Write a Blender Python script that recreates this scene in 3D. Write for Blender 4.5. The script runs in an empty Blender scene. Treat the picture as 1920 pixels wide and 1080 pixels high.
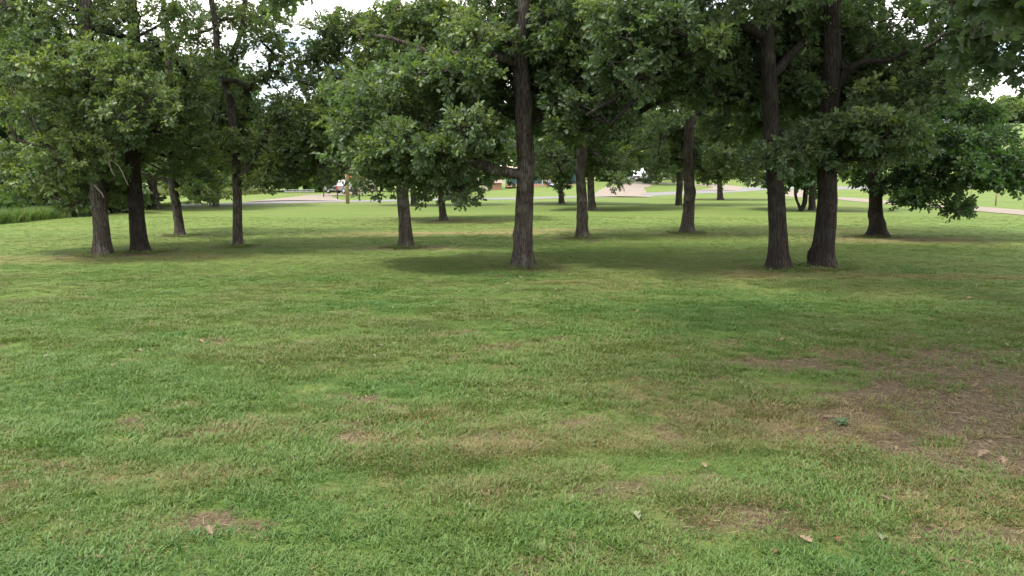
import bpy, math, random
import numpy as np
from mathutils import Vector, Matrix

# ------------------------------------------------------------------ camera, sky, sun, exposure
scene = bpy.context.scene
COL = scene.collection
F_PX = 1397.0
CAM_H = 1.65
PITCH = math.radians(8.07)
cam_data = bpy.data.cameras.new('camera')
cam_data.sensor_width = 36.0
cam_data.lens = 36.0 * F_PX / 1920.0
cam_data.clip_start = 0.05
cam_data.clip_end = 4000.0
cam = bpy.data.objects.new('camera', cam_data)
cam.location = (0, 0, CAM_H)
cam.rotation_euler = (math.radians(90) - PITCH, 0, 0)
COL.objects.link(cam)
scene.camera = cam

SUN_EL = math.radians(66)
SUN_AZ = math.radians(-128)      # compass direction of the sun, 0 = +Y (view direction), clockwise
world = bpy.data.worlds.new('World')
scene.world = world
world.use_nodes = True
wn = world.node_tree.nodes
wl = world.node_tree.links
wn.clear()
w_out = wn.new('ShaderNodeOutputWorld')
w_bg = wn.new('ShaderNodeBackground')
w_bg.inputs['Strength'].default_value = 0.1
w_sky = wn.new('ShaderNodeTexSky')
w_sky.sky_type = 'NISHITA'
w_sky.sun_disc = False
w_sky.sun_elevation = SUN_EL
w_sky.sun_rotation = SUN_AZ
w_tc = wn.new('ShaderNodeTexCoord')
w_sep = wn.new('ShaderNodeSeparateXYZ')
wl.new(w_tc.outputs['Generated'], w_sep.inputs[0])
w_add = wn.new('ShaderNodeMath'); w_add.operation = 'ADD'; w_add.inputs[1].default_value = 0.22
w_abs = wn.new('ShaderNodeMath'); w_abs.operation = 'ABSOLUTE'
wl.new(w_sep.outputs['Z'], w_abs.inputs[0]); wl.new(w_abs.outputs[0], w_add.inputs[0])
w_dx = wn.new('ShaderNodeMath'); w_dx.operation = 'DIVIDE'
w_dy = wn.new('ShaderNodeMath'); w_dy.operation = 'DIVIDE'
wl.new(w_sep.outputs['X'], w_dx.inputs[0]); wl.new(w_add.outputs[0], w_dx.inputs[1])
wl.new(w_sep.outputs['Y'], w_dy.inputs[0]); wl.new(w_add.outputs[0], w_dy.inputs[1])
w_cmb = wn.new('ShaderNodeCombineXYZ')
wl.new(w_dx.outputs[0], w_cmb.inputs[0]); wl.new(w_dy.outputs[0], w_cmb.inputs[1])
w_noise = wn.new('ShaderNodeTexNoise')
w_noise.inputs['Scale'].default_value = 1.7
w_noise.inputs['Detail'].default_value = 7
w_noise.inputs['Roughness'].default_value = 0.55
wl.new(w_cmb.outputs[0], w_noise.inputs['Vector'])
w_ramp = wn.new('ShaderNodeValToRGB')
w_ramp.color_ramp.elements[0].position = 0.36
w_ramp.color_ramp.elements[1].position = 0.56
wl.new(w_noise.outputs['Fac'], w_ramp.inputs[0])
w_mix = wn.new('ShaderNodeMix'); w_mix.data_type = 'RGBA'
w_cloud = wn.new('ShaderNodeRGB'); w_cloud.outputs[0].default_value = (9.7, 9.35, 8.85, 1)
wl.new(w_ramp.outputs[0], w_mix.inputs[0])
wl.new(w_sky.outputs[0], w_mix.inputs[6])
wl.new(w_cloud.outputs[0], w_mix.inputs[7])
wl.new(w_mix.outputs[2], w_bg.inputs['Color'])
wl.new(w_bg.outputs[0], w_out.inputs['Surface'])

sun_data = bpy.data.lights.new('sun', 'SUN')
sun_data.energy = 1.5
sun_data.angle = math.radians(10)
sun_data.color = (1.0, 0.955, 0.88)
sun = bpy.data.objects.new('sun', sun_data)
to_sun = Vector((math.sin(SUN_AZ) * math.cos(SUN_EL), math.cos(SUN_AZ) * math.cos(SUN_EL), math.sin(SUN_EL)))
sun.rotation_euler = (-to_sun).to_track_quat('-Z', 'Y').to_euler()
sun.location = (0, 0, 60)
COL.objects.link(sun)

vs = scene.view_settings
vs.view_transform = 'Standard'
vs.look = 'None'
vs.exposure = 1.88
vs.gamma = 1.0
vs.use_curve_mapping = False
cy = scene.cycles
cy.max_bounces = 8
cy.diffuse_bounces = 4
cy.glossy_bounces = 2
cy.transmission_bounces = 4
cy.transparent_max_bounces = 4
cy.use_denoising = True
cy.caustics_reflective = False
cy.caustics_refractive = False
cy.sample_clamp_indirect = 6.0

# ------------------------------------------------------------------ helpers
SP, CP = math.sin(PITCH), math.cos(PITCH)


def ray(px, py):
    u = (px - 960.0) / F_PX
    v = (540.0 - py) / F_PX
    return np.array([u, CP + v * SP, v * CP - SP])


def at_y(px, py, Y):
    """world point seen at a pixel of the photograph, at distance Y ahead of the camera"""
    d = ray(px, py)
    t = Y / d[1]
    return np.array([d[0] * t, Y, CAM_H + d[2] * t])


def ss(a, b, x):
    t = np.clip((np.asarray(x, float) - a) / (b - a), 0, 1)
    return t * t * (3 - 2 * t)


def terr(x, y):
    x = np.asarray(x, float); y = np.asarray(y, float)
    z = 1.75 * ss(82, 125, y) * ss(-14, 18, x)
    z = z + 17 * ss(75, 240, y) * ss(25, 110, x)
    z = z + 7 * ss(170, 500, y)
    z = z + 0.05 * np.sin(x * 0.31 + 1.0) * np.sin(y * 0.23) * ss(20, 40, y)
    return z


def ground_at(px, py):
    d = ray(px, py)
    t = CAM_H / max(1e-3, -d[2])
    for _ in range(40):
        p = np.array([0, 0, CAM_H]) + d * t
        h = float(terr(p[0], p[1]))
        t = (CAM_H - h) / max(1e-3, -d[2])
    return np.array([0, 0, CAM_H]) + d * t


def _hash(ix, iy, seed):
    n = (ix.astype(np.int64) * 374761393 + iy.astype(np.int64) * 668265263 + seed * 144269504) & 0xFFFFFFFF
    n = ((n ^ (n >> 13)) * 1274126177) & 0xFFFFFFFF
    n = n ^ (n >> 16)
    return (n & 0xFFFFFF) / float(0xFFFFFF)


def vnoise(x, y, seed=0):
    x = np.asarray(x, float); y = np.asarray(y, float)
    ix = np.floor(x); iy = np.floor(y)
    fx = x - ix; fy = y - iy
    fx = fx * fx * (3 - 2 * fx); fy = fy * fy * (3 - 2 * fy)
    a = _hash(ix, iy, seed); b = _hash(ix + 1, iy, seed)
    c = _hash(ix, iy + 1, seed); d = _hash(ix + 1, iy + 1, seed)
    return (a * (1 - fx) + b * fx) * (1 - fy) + (c * (1 - fx) + d * fx) * fy


def fbm(x, y, seed=0, octv=4):
    s = 0; a = 0.5; t = 0
    for k in range(octv):
        s = s + a * vnoise(x * 2 ** k + 17.3 * k, y * 2 ** k - 9.1 * k, seed + k)
        t += a; a *= 0.5
    return s / t


def tag(o, label=None, cat=None, group=None, kind=None):
    if label: o['label'] = label
    if cat: o['category'] = cat
    if group: o['group'] = group
    if kind: o['kind'] = kind
    return o


def empty(name, loc, rz=0.0):
    o = bpy.data.objects.new(name, None)
    o.location = loc
    o.rotation_euler = (0, 0, rz)
    o.empty_display_size = 0.2
    COL.objects.link(o)
    return o


def link(name, mesh, parent=None, mat=None, smooth=False):
    o = bpy.data.objects.new(name, mesh)
    if mat is not None and not mesh.materials:
        mesh.materials.append(mat)
    COL.objects.link(o)
    if parent is not None:
        o.parent = parent
    if smooth and len(mesh.polygons):
        mesh.polygons.foreach_set('use_smooth', np.ones(len(mesh.polygons), bool))
    return o


class MB:
    """collects shapes for one mesh"""
    def __init__(self):
        self.v = []; self.f = []

    def add(self, verts, faces):
        b = len(self.v)
        self.v.extend([tuple(map(float, p)) for p in verts])
        self.f.extend([tuple(i + b for i in f) for f in faces])
        return self

    def box(self, c, s, rz=0.0, taper=1.0):
        hx, hy, hz = s[0] / 2, s[1] / 2, s[2] / 2
        cr, sr = math.cos(rz), math.sin(rz)
        vs_ = []
        for z in (-hz, hz):
            k = 1.0 if z < 0 else taper
            for x, y in ((-hx, -hy), (hx, -hy), (hx, hy), (-hx, hy)):
                X, Y = x * k, y * k
                vs_.append((c[0] + X * cr - Y * sr, c[1] + X * sr + Y * cr, c[2] + z))
        return self.add(vs_, [(3, 2, 1, 0), (4, 5, 6, 7), (0, 1, 5, 4), (1, 2, 6, 5), (2, 3, 7, 6), (3, 0, 4, 7)])

    def tube(self, pts, rad, n=8, cap=True):
        pts = np.asarray(pts, float)
        m = len(pts)
        rad = np.broadcast_to(np.asarray(rad, float), (m,))
        tang = np.gradient(pts, axis=0)
        tang /= np.linalg.norm(tang, axis=1)[:, None] + 1e-9
        ref = np.array([1.0, 0, 0]) if abs(tang[0][0]) < 0.8 else np.array([0, 1.0, 0])
        vs_ = []
        u = ref - tang[0] * ref.dot(tang[0]); u /= np.linalg.norm(u)
        for i in range(m):
            u = u - tang[i] * u.dot(tang[i]); u /= np.linalg.norm(u) + 1e-9
            w = np.cross(tang[i], u)
            for k in range(n):
                a = 2 * math.pi * k / n
                vs_.append(pts[i] + rad[i] * (math.cos(a) * u + math.sin(a) * w))
        fs = []
        for i in range(m - 1):
            for k in range(n):
                a = i * n + k; b = i * n + (k + 1) % n
                fs.append((a, b, b + n, a + n))
        if cap:
            fs.append(tuple(range(n))[::-1])
            fs.append(tuple((m - 1) * n + k for k in range(n)))
        return self.add(vs_, fs)

    def mesh(self, name):
        me = bpy.data.meshes.new(name)
        me.from_pydata(self.v, [], self.f)
        me.update()
        return me

    def build(self, name, mat, parent=None, smooth=False):
        return link(name, self.mesh(name), parent, mat, smooth)


# ------------------------------------------------------------------ materials
def new_mat(name):
    m = bpy.data.materials.new(name)
    m.use_nodes = True
    nt = m.node_tree
    b = nt.nodes['Principled BSDF']
    return m, nt, b


def node(nt, t, **kw):
    n = nt.nodes.new(t)
    for k, v in kw.items():
        setattr(n, k, v)
    return n


def ramp(nt, src, stops):
    r = nt.nodes.new('ShaderNodeValToRGB')
    el = r.color_ramp.elements
    while len(el) < len(stops):
        el.new(0.5)
    for e, (p, c) in zip(el, stops):
        e.position = p
        e.color = (*c, 1) if len(c) == 3 else c
    nt.links.new(src, r.inputs[0])
    return r.outputs[0]


def noise_tex(nt, scale, detail=4, rough=0.55, vec=None, stretch=None):
    n = nt.nodes.new('ShaderNodeTexNoise')
    n.inputs['Scale'].default_value = scale
    n.inputs['Detail'].default_value = detail
    n.inputs['Roughness'].default_value = rough
    if vec is None:
        tc = nt.nodes.new('ShaderNodeTexCoord')
        vec = tc.outputs['Object']
    if stretch is not None:
        mp = nt.nodes.new('ShaderNodeMapping')
        mp.inputs['Scale'].default_value = stretch
        nt.links.new(vec, mp.inputs['Vector'])
        vec = mp.outputs[0]
    nt.links.new(vec, n.inputs['Vector'])
    return n.outputs['Fac']


def mixc(nt, fac, a, b, mode='MIX'):
    m = nt.nodes.new('ShaderNodeMix')
    m.data_type = 'RGBA'
    m.blend_type = mode
    for sock, val in ((m.inputs[0], fac), (m.inputs[6], a), (m.inputs[7], b)):
        if isinstance(val, (int, float)):
            sock.default_value = val
        elif isinstance(val, tuple):
            sock.default_value = (*val, 1)
        else:
            nt.links.new(val, sock)
    return m.outputs[2]


def math_n(nt, op, a, b=None, clamp=False):
    m = nt.nodes.new('ShaderNodeMath')
    m.operation = op
    m.use_clamp = clamp
    for i, v in enumerate((a, b)):
        if v is None: continue
        if isinstance(v, (int, float)):
            m.inputs[i].default_value = v
        else:
            nt.links.new(v, m.inputs[i])
    return m.outputs[0]


def bump(nt, b, h, strength, dist):
    n = nt.nodes.new('ShaderNodeBump')
    n.inputs['Strength'].default_value = strength
    n.inputs['Distance'].default_value = dist
    nt.links.new(h, n.inputs['Height'])
    nt.links.new(n.outputs[0], b.inputs['Normal'])


def simple_mat(name, col, rough=0.7, var=0.25, scale=6.0, metallic=0.0, spec=0.4, bump_s=0.0):
    m, nt, b = new_mat(name)
    f = noise_tex(nt, scale, 5)
    lo = tuple(c * (1 - var) for c in col); hi = tuple(min(1, c * (1 + var)) for c in col)
    nt.links.new(ramp(nt, f, [(0.3, lo), (0.7, hi)]), b.inputs['Base Color'])
    b.inputs['Roughness'].default_value = rough
    b.inputs['Metallic'].default_value = metallic
    b.inputs['Specular IOR Level'].default_value = spec
    if bump_s:
        bump(nt, b, noise_tex(nt, scale * 6, 5), bump_s, 0.02)
    return m


def leaf_mat(name, dark, light, yellow, gloss=0.46, trans=0.40):
    m, nt, b = new_mat(name)
    at = node(nt, 'ShaderNodeAttribute', attribute_type='INSTANCER', attribute_name='tint')
    geo = node(nt, 'ShaderNodeNewGeometry')
    rnd = geo.outputs['Random Per Island']
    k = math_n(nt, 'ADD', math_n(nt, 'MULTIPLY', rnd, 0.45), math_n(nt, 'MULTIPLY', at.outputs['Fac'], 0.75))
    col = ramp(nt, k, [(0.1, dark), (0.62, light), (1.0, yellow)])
    col = mixc(nt, math_n(nt, 'GREATER_THAN', rnd, 0.9965), col, (0.20, 0.10, 0.035))
    back = mixc(nt, geo.outputs['Backfacing'], col, mixc(nt, 0.35, col, (0.16, 0.19, 0.11)))
    nt.links.new(back, b.inputs['Base Color'])
    b.inputs['Roughness'].default_value = gloss
    b.inputs['Specular IOR Level'].default_value = 0.5
    tr = node(nt, 'ShaderNodeBsdfTranslucent')
    nt.links.new(mixc(nt, 1.0, col, (1.5, 1.7, 0.6), 'MULTIPLY'), tr.inputs['Color'])
    mx = node(nt, 'ShaderNodeMixShader')
    mx.inputs[0].default_value = trans
    nt.links.new(b.outputs[0], mx.inputs[1])
    nt.links.new(tr.outputs[0], mx.inputs[2])
    nt.links.new(mx.outputs[0], nt.nodes['Material Output'].inputs['Surface'])
    return m


M = {}
M['leaf'] = leaf_mat('oak_leaf', (0.044, 0.076, 0.034), (0.095, 0.148, 0.068), (0.185, 0.220, 0.068))
M['leaf_deep'] = leaf_mat('broad_leaf', (0.024, 0.056, 0.018), (0.050, 0.108, 0.028), (0.10, 0.155, 0.035), gloss=0.38)
M['leaf_fresh'] = leaf_mat('fresh_leaf', (0.035, 0.085, 0.016), (0.070, 0.150, 0.028), (0.14, 0.20, 0.035))


def bark_mat(name, dark, light, lichen):
    m, nt, b = new_mat(name)
    tc = node(nt, 'ShaderNodeTexCoord')
    f = noise_tex(nt, 14, 6, 0.65, tc.outputs['Object'], (1, 1, 0.22))
    f2 = noise_tex(nt, 3.0, 4, 0.6, tc.outputs['Object'])
    vor = node(nt, 'ShaderNodeTexVoronoi', feature='DISTANCE_TO_EDGE')
    vor.inputs['Scale'].default_value = 26
    mp = node(nt, 'ShaderNodeMapping'); mp.inputs['Scale'].default_value = (1, 1, 0.13)
    nt.links.new(tc.outputs['Object'], mp.inputs[0]); nt.links.new(mp.outputs[0], vor.inputs['Vector'])
    crack = ramp(nt, vor.outputs['Distance'], [(0.0, (0.25, 0.25, 0.25)), (0.16, (1, 1, 1))])
    base = ramp(nt, f, [(0.25, dark), (0.75, light)])
    base = mixc(nt, ramp(nt, f2, [(0.48, (0, 0, 0)), (0.66, (0.75, 0.75, 0.75))]), base, lichen)
    col = mixc(nt, 0.6, base, crack, 'MULTIPLY')
    nt.links.new(col, b.inputs['Base Color'])
    b.inputs['Roughness'].default_value = 0.92
    b.inputs['Specular IOR Level'].default_value = 0.2
    h = math_n(nt, 'ADD', math_n(nt, 'MULTIPLY', f, 0.7), crack)
    bump(nt, b, h, 0.9, 0.03)
    return m


M['bark'] = bark_mat('oak_bark', (0.034, 0.027, 0.022), (0.116, 0.096, 0.081), (0.165, 0.152, 0.13))
M['bark_dark'] = bark_mat('dark_bark', (0.019, 0.015, 0.013), (0.050, 0.041, 0.035), (0.066, 0.059, 0.05))
M['deadwood'] = simple_mat('dead_wood', (0.30, 0.26, 0.21), 0.85, 0.3, 12)

# ------------------------------------------------------------------ near trees: where their trunks stand (photo px of base, px of trunk)
TREES = {
    'A': dict(base=(192, 478), path=[(187, 420), (180, 350), (176, 290), (172, 200), (165, 90)], w=31, flare=0.45),
    'B': dict(base=(262, 472), path=[(256, 410), (251, 340), (248, 270), (252, 180), (250, 60)], w=30, flare=0.45),
    'C': dict(base=(338, 442), path=[(333, 400), (326, 355), (321, 300), (322, 220), (318, 120)], w=18, flare=0.45),
    'D': dict(base=(447, 462), path=[(447, 400), (446, 335), (440, 260), (431, 200), (420, 152), (406, 90), (398, 20)], w=18, flare=0.35),
    'E': dict(base=(760, 463), path=[(760, 420), (757, 370), (756, 300), (758, 220), (752, 120)], w=25, flare=0.5),
    'F': dict(base=(978, 500), path=[(981, 440), (983, 350), (984, 280), (979, 180), (976, 90), (985, 0)], w=37, flare=0.62),
    'G': dict(base=(1092, 447), path=[(1091, 400), (1089, 340), (1090, 280), (1092, 220), (1090, 120)], w=22, flare=0.55),
    'H': dict(base=(1288, 437), path=[(1291, 390), (1292, 330), (1292, 260), (1293, 200), (1296, 100)], w=23, flare=0.6),
    'I': dict(base=(1460, 505), path=[(1458, 440), (1455, 360), (1451, 270), (1446, 180), (1442, 90), (1440, 0)], w=35, flare=0.6),
    'J': dict(base=(1541, 501), path=[(1547, 440), (1551, 360), (1553, 270), (1557, 180), (1560, 90), (1563, 0)], w=41, flare=0.55),
    'K': dict(base=(1646, 444), path=[(1642, 400), (1643, 350), (1646, 290), (1650, 220), (1654, 120)], w=24, flare=1.25),
    'L': dict(base=(832, 413), path=[(829, 390), (827, 360), (826, 300), (824, 200)], w=14, flare=0.5),
    'M': dict(base=(777, 385), path=[(776, 375), (775, 350), (774, 300)], w=11, flare=0.4),
    'N': dict(base=(1053, 382), path=[(1052, 370), (1050, 345), (1048, 300)], w=11, flare=0.4),
    'O': dict(base=(1111, 394), path=[(1110, 375), (1108, 345), (1107, 290)], w=15, flare=0.4),
    'P': dict(base=(1273, 385), path=[(1273, 365), (1274, 335), (1275, 290)], w=13, flare=0.3),
    'Q': dict(base=(1351, 375), path=[(1350, 360), (1349, 335), (1349, 290)], w=11, flare=0.5),
    'S': dict(base=(1523, 394), path=[(1523, 375), (1523, 345), (1524, 290)], w=14, flare=0.2),
    'U': dict(base=(292, 392), path=[(290, 370), (286, 345), (282, 300), (280, 200)], w=17, flare=0.35),
    'V': dict(base=(405, 387), path=[(405, 370), (404, 345), (403, 290)], w=11, flare=0.4),
}
for k_, t_ in TREES.items():
    t_['p'] = ground_at(*t_['base'])
    t_['D'] = t_['p'][1]
    t_['r'] = t_['w'] / F_PX * t_['D'] / 2 * 0.87
OVERHEAD = np.array([6.9, 3.6, 0.0])

# ------------------------------------------------------------------ ground masks (bare soil, dry grass): real colours of the lawn
def gpx(px, py):
    p = ground_at(px, py)
    return p[0], p[1]


BARE = []   # x, y, rx, ry, amount
for (px, py, rx, ry, a) in [
        (1800, 690, 1.7, 1.0, 1.0), (1930, 760, 1.5, 1.2, 1.15), (1700, 735, 0.8, 0.4, 0.6), (1900, 850, 0.8, 0.5, 0.9),
        (1560, 770, 0.7, 0.22, 0.62), (1480, 960, 0.16, 0.10, 0.75), (1700, 640, 1.0, 0.5, 0.35), (1500, 800, 0.4, 0.15, 0.6),
        (655, 745, 0.35, 0.12, 0.75), (680, 797, 0.3, 0.1, 0.65), (415, 975, 0.24, 0.07, 0.85), (225, 885, 0.22, 0.08, 0.7),
        (928, 826, 0.16, 0.05, 0.65), (370, 790, 0.4, 0.12, 0.6), (790, 850, 0.3, 0.1, 0.5), (1090, 592, 0.28, 0.1, 0.6),
        (330, 955, 0.2, 0.08, 0.6), (1150, 800, 0.4, 0.1, 0.45), (1380, 900, 0.4, 0.12, 0.4), (520, 945, 0.25, 0.08, 0.4),
        (130, 865, 0.25, 0.07, 0.5), (30, 965, 0.2, 0.08, 0.5), (640, 965, 0.18, 0.06, 0.55), (1790, 1000, 0.3, 0.15, 0.5)]:
    x_, y_ = gpx(px, py)
    BARE.append((x_, y_, rx, ry, a * (1.35 if rx < 0.5 else 1.22)))
BARE.append((6.9, 3.8, 2.4, 2.2, 1.0))
for k_, t_ in TREES.items():
    q = 1.0 if t_['D'] < 30 else 1.0
    BARE.append((t_['p'][0], t_['p'][1], 0.55 + t_['r'] * 1.6, 0.5 + t_['r'] * 1.6, 0.95 * q))
DRY = []
for (px, py, rx, ry, a) in [
        (850, 437, 3.6, 0.7, 1.0), (700, 441, 1.6, 0.6, 0.7), (1030, 431, 2.0, 0.9, 0.6), (870, 415, 2.2, 1.6, 0.55),
        (1560, 432, 2.2, 1.2, 0.5), (1320, 437, 1.8, 1.0, 0.7), (1680, 450, 2.6, 1.2, 0.8), (60, 487, 3.0, 0.8, 0.6),
        (330, 480, 2.5, 0.7, 0.55), (770, 465, 1.6, 0.7, 0.6), (1480, 515, 2.0, 0.8, 0.5), (1100, 540, 2.5, 0.8, 0.35),
        (1750, 520, 2.5, 0.8, 0.45), (560, 380, 8, 1.2, 0.5), (1420, 372, 6, 1.5, 0.6), (1030, 368, 10, 2, 0.2),
        (1600, 800, 1.2, 0.5, 0.85), (1760, 930, 0.8, 0.45, 0.75), (690, 770, 0.8, 0.25, 0.8), (1200, 820, 1.2, 0.3, 0.6), (450, 800, 0.6, 0.2, 0.65),
        (850, 845, 0.6, 0.2, 0.6), (1450, 960, 0.5, 0.3, 0.7), (250, 880, 0.5, 0.2, 0.55), (1000, 930, 0.6, 0.2, 0.4)]:
    x_, y_ = gpx(px, py)
    DRY.append((x_, y_, rx, ry, a))


def masks(x, y):
    x = np.asarray(x, float); y = np.asarray(y, float)
    wx = x + 0.35 * (fbm(x * 1.3, y * 1.3, 3) - 0.5) * 2
    wy = y + 0.25 * (fbm(x * 1.3, y * 1.3, 8) - 0.5) * 2
    bare = np.zeros_like(x)
    for (cx, cy_, rx, ry, a) in BARE:
        d2 = ((wx - cx) / rx) ** 2 + ((wy - cy_) / ry) ** 2
        bare = np.maximum(bare, a * np.exp(-0.8 * d2))
    n = 0.6 * fbm(x * 2.6, y * 3.6, 21, 4) + 0.4 * fbm(x * 8, y * 9, 25, 3)
    bare = np.clip((bare * 0.86 + 2.5 * (n - 0.52) - 0.22) * 1.9, 0, 1) * (bare > 0.06)
    small = np.clip((fbm(x * 1.9, y * 2.6, 40, 3) - 0.655) * 7, 0, 1) * ss(14, 6, y)
    bare = np.clip(np.maximum(bare, 0.75 * small), 0, 1)
    dry = np.zeros_like(x)
    for (cx, cy_, rx, ry, a) in DRY:
        d2 = ((wx - cx) / rx) ** 2 + ((wy - cy_) / ry) ** 2
        dry = np.maximum(dry, a * np.exp(-d2))
    big = fbm(x * 0.32, y * 0.45, 60, 4)
    dry = np.clip(dry * (0.55 + 0.9 * fbm(x * 0.5, y * 2.2, 77, 3)) + np.clip((big - 0.57) * 1.2, 0, 0.14)
                  + np.clip((fbm(x * 1.2, y * 1.5, 90, 3) - 0.57) * 2.6, 0, 0.6) * ss(7.6, 5.0, y), 0, 1)
    return bare, dry


# ------------------------------------------------------------------ ground sheet
def axis(segs):
    out = []
    for a, b, st in segs:
        n = max(1, int(round((b - a) / st)))
        out.extend(list(np.linspace(a, b, n, endpoint=False)))
    out.append(segs[-1][1])
    return np.array(out)


gx = axis([(-1500, -300, 100), (-300, -60, 10), (-60, -24, 1.5), (-24, -10, 0.4), (-10, 11, 0.11), (11, 24, 0.4), (24, 70, 1.5), (70, 300, 8), (300, 1500, 100)])
gy = axis([(-60, -4, 4), (-4, 2, 0.5), (2, 11, 0.11), (11, 34, 0.28), (34, 70, 1.2), (70, 140, 2.0), (140, 300, 8), (300, 700, 25), (700, 2500, 150)])
GX, GY = np.meshgrid(gx, gy)
bare_v, dry_v = masks(GX.ravel(), GY.ravel())
GZ = terr(GX, GY).ravel()
near_w = ss(30, 12, GY.ravel())
GZ = GZ + near_w * (0.05 * (fbm(GX.ravel() * 0.5, GY.ravel() * 0.5, 5, 3) - 0.5) + 0.022 * (fbm(GX.ravel() * 3, GY.ravel() * 3, 6, 3) - 0.5))


def gz(x, y):
    x = np.asarray(x, float); y = np.asarray(y, float)
    return terr(x, y) + ss(30, 12, y) * (0.05 * (fbm(x * 0.5, y * 0.5, 5, 3) - 0.5) + 0.022 * (fbm(x * 3, y * 3, 6, 3) - 0.5))


nx, ny = len(gx), len(gy)
me = bpy.data.meshes.new('ground')
V = np.stack([GX.ravel(), GY.ravel(), GZ], 1)
I = np.arange(nx * ny).reshape(ny, nx)
Q = np.stack([I[:-1, :-1], I[:-1, 1:], I[1:, 1:], I[1:, :-1]], -1).reshape(-1, 4)
me.vertices.add(len(V)); me.vertices.foreach_set('co', V.ravel())
me.loops.add(Q.size); me.loops.foreach_set('vertex_index', Q.ravel())
me.polygons.add(len(Q)); me.polygons.foreach_set('loop_start', np.arange(0, Q.size, 4))
me.update(calc_edges=True)
for nm, arr in (('bare', bare_v), ('dry', dry_v)):
    a_ = me.attributes.new(nm, 'FLOAT', 'POINT')
    a_.data.foreach_set('value', arr.astype(np.float32))

m, nt, b = new_mat('lawn')
tc = node(nt, 'ShaderNodeTexCoord')
ob = tc.outputs['Object']
a_bare = node(nt, 'ShaderNodeAttribute', attribute_name='bare').outputs['Fac']
a_dry = node(nt, 'ShaderNodeAttribute', attribute_name='dry').outputs['Fac']
n_fine = noise_tex(nt, 34, 5, 0.7, ob)
n_mid = noise_tex(nt, 2.6, 5, 0.6, ob, (0.55, 1.6, 1))
n_mow = noise_tex(nt, 0.9, 3, 0.5, ob, (0.10, 1.5, 1))
n_big = noise_tex(nt, 0.12, 4, 0.55, ob)
green = ramp(nt, n_mid, [(0.3, (0.072, 0.122, 0.026)), (0.55, (0.108, 0.168, 0.036)), (0.78, (0.155, 0.205, 0.056))])
green = mixc(nt, math_n(nt, 'MULTIPLY', ramp(nt, n_mow, [(0.4, (0, 0, 0)), (0.62, (1, 1, 1))]), 0.45), green, (0.175, 0.230, 0.062))
green = mixc(nt, ramp(nt, n_big, [(0.42, (0, 0, 0)), (0.7, (0.5, 0.5, 0.5))]), green, (0.135, 0.165, 0.034))
green = mixc(nt, ramp(nt, n_fine, [(0.3, (0.55, 0.55, 0.55)), (0.65, (0, 0, 0))]), green, (0.055, 0.072, 0.020))
straw = ramp(nt, n_fine, [(0.3, (0.12, 0.085, 0.042)), (0.7, (0.33, 0.245, 0.125))])
soil = ramp(nt, noise_tex(nt, 26, 8, 0.8, ob), [(0.34, (0.048, 0.034, 0.021)), (0.50, (0.102, 0.075, 0.046)), (0.68, (0.21, 0.163, 0.104))])
dry_f = math_n(nt, 'MULTIPLY', a_dry, math_n(nt, 'ADD', 0.25, math_n(nt, 'MULTIPLY', n_mid, 1.1)), True)
c1 = mixc(nt, dry_f, green, straw)
bare_f = math_n(nt, 'MULTIPLY', math_n(nt, 'SUBTRACT', math_n(nt, 'ADD', a_bare, math_n(nt, 'MULTIPLY', n_fine, 0.5)), 0.35), 1.7, True)
c2 = mixc(nt, bare_f, c1, soil)
nt.links.new(c2, b.inputs['Base Color'])
b.inputs['Roughness'].default_value = 0.95
b.inputs['Specular IOR Level'].default_value = 0.15
bump(nt, b, n_fine, 0.8, 0.03)
M['lawn'] = m
ground = link('ground', me, None, m, True)
tag(ground, 'wide mown park lawn with bare and dry patches rising to a hill', 'ground', kind='structure')


# ------------------------------------------------------------------ roads and tracks
def strip(name, pts, widths, mat, lift, label, cat):
    pts = np.asarray(pts, float)
    # dense resample
    seg = np.linalg.norm(np.diff(pts, axis=0), axis=1)
    s = np.concatenate([[0], np.cumsum(seg)])
    t = np.arange(0, s[-1], 1.0)
    P = np.stack([np.interp(t, s, pts[:, i]) for i in range(2)], 1)
    for _ in range(6):
        P[1:-1] = (P[:-2] + 2 * P[1:-1] + P[2:]) / 4
    W = np.interp(t, s, np.broadcast_to(widths, (len(pts),)))
    T = np.gradient(P, axis=0); T /= np.linalg.norm(T, axis=1)[:, None]
    Nn = np.stack([-T[:, 1], T[:, 0]], 1)
    vs_, fs = [], []
    cols = 7
    for i in range(len(P)):
        for c in range(cols):
            k = c / (cols - 1) - 0.5
            jit = 0.0
            if c in (0, cols - 1):
                jit = 0.35 * (vnoise(P[i, 0] * 0.9 + c, P[i, 1] * 0.9, 31) - 0.5)
            q = P[i] + Nn[i] * (k * W[i] + jit)
            crown = lift * (1 - (2 * k) ** 2 * 0.75)
            vs_.append((q[0], q[1], float(terr(q[0], q[1])) + crown))
    for i in range(len(P) - 1):
        for c in range(cols - 1):
            a = i * cols + c
            fs.append((a, a + 1, a + cols + 1, a + cols))
    mb = MB(); mb.add(vs_, fs)
    o = mb.build(name, mat, None, True)
    return tag(o, label, cat, kind='structure')


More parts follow.
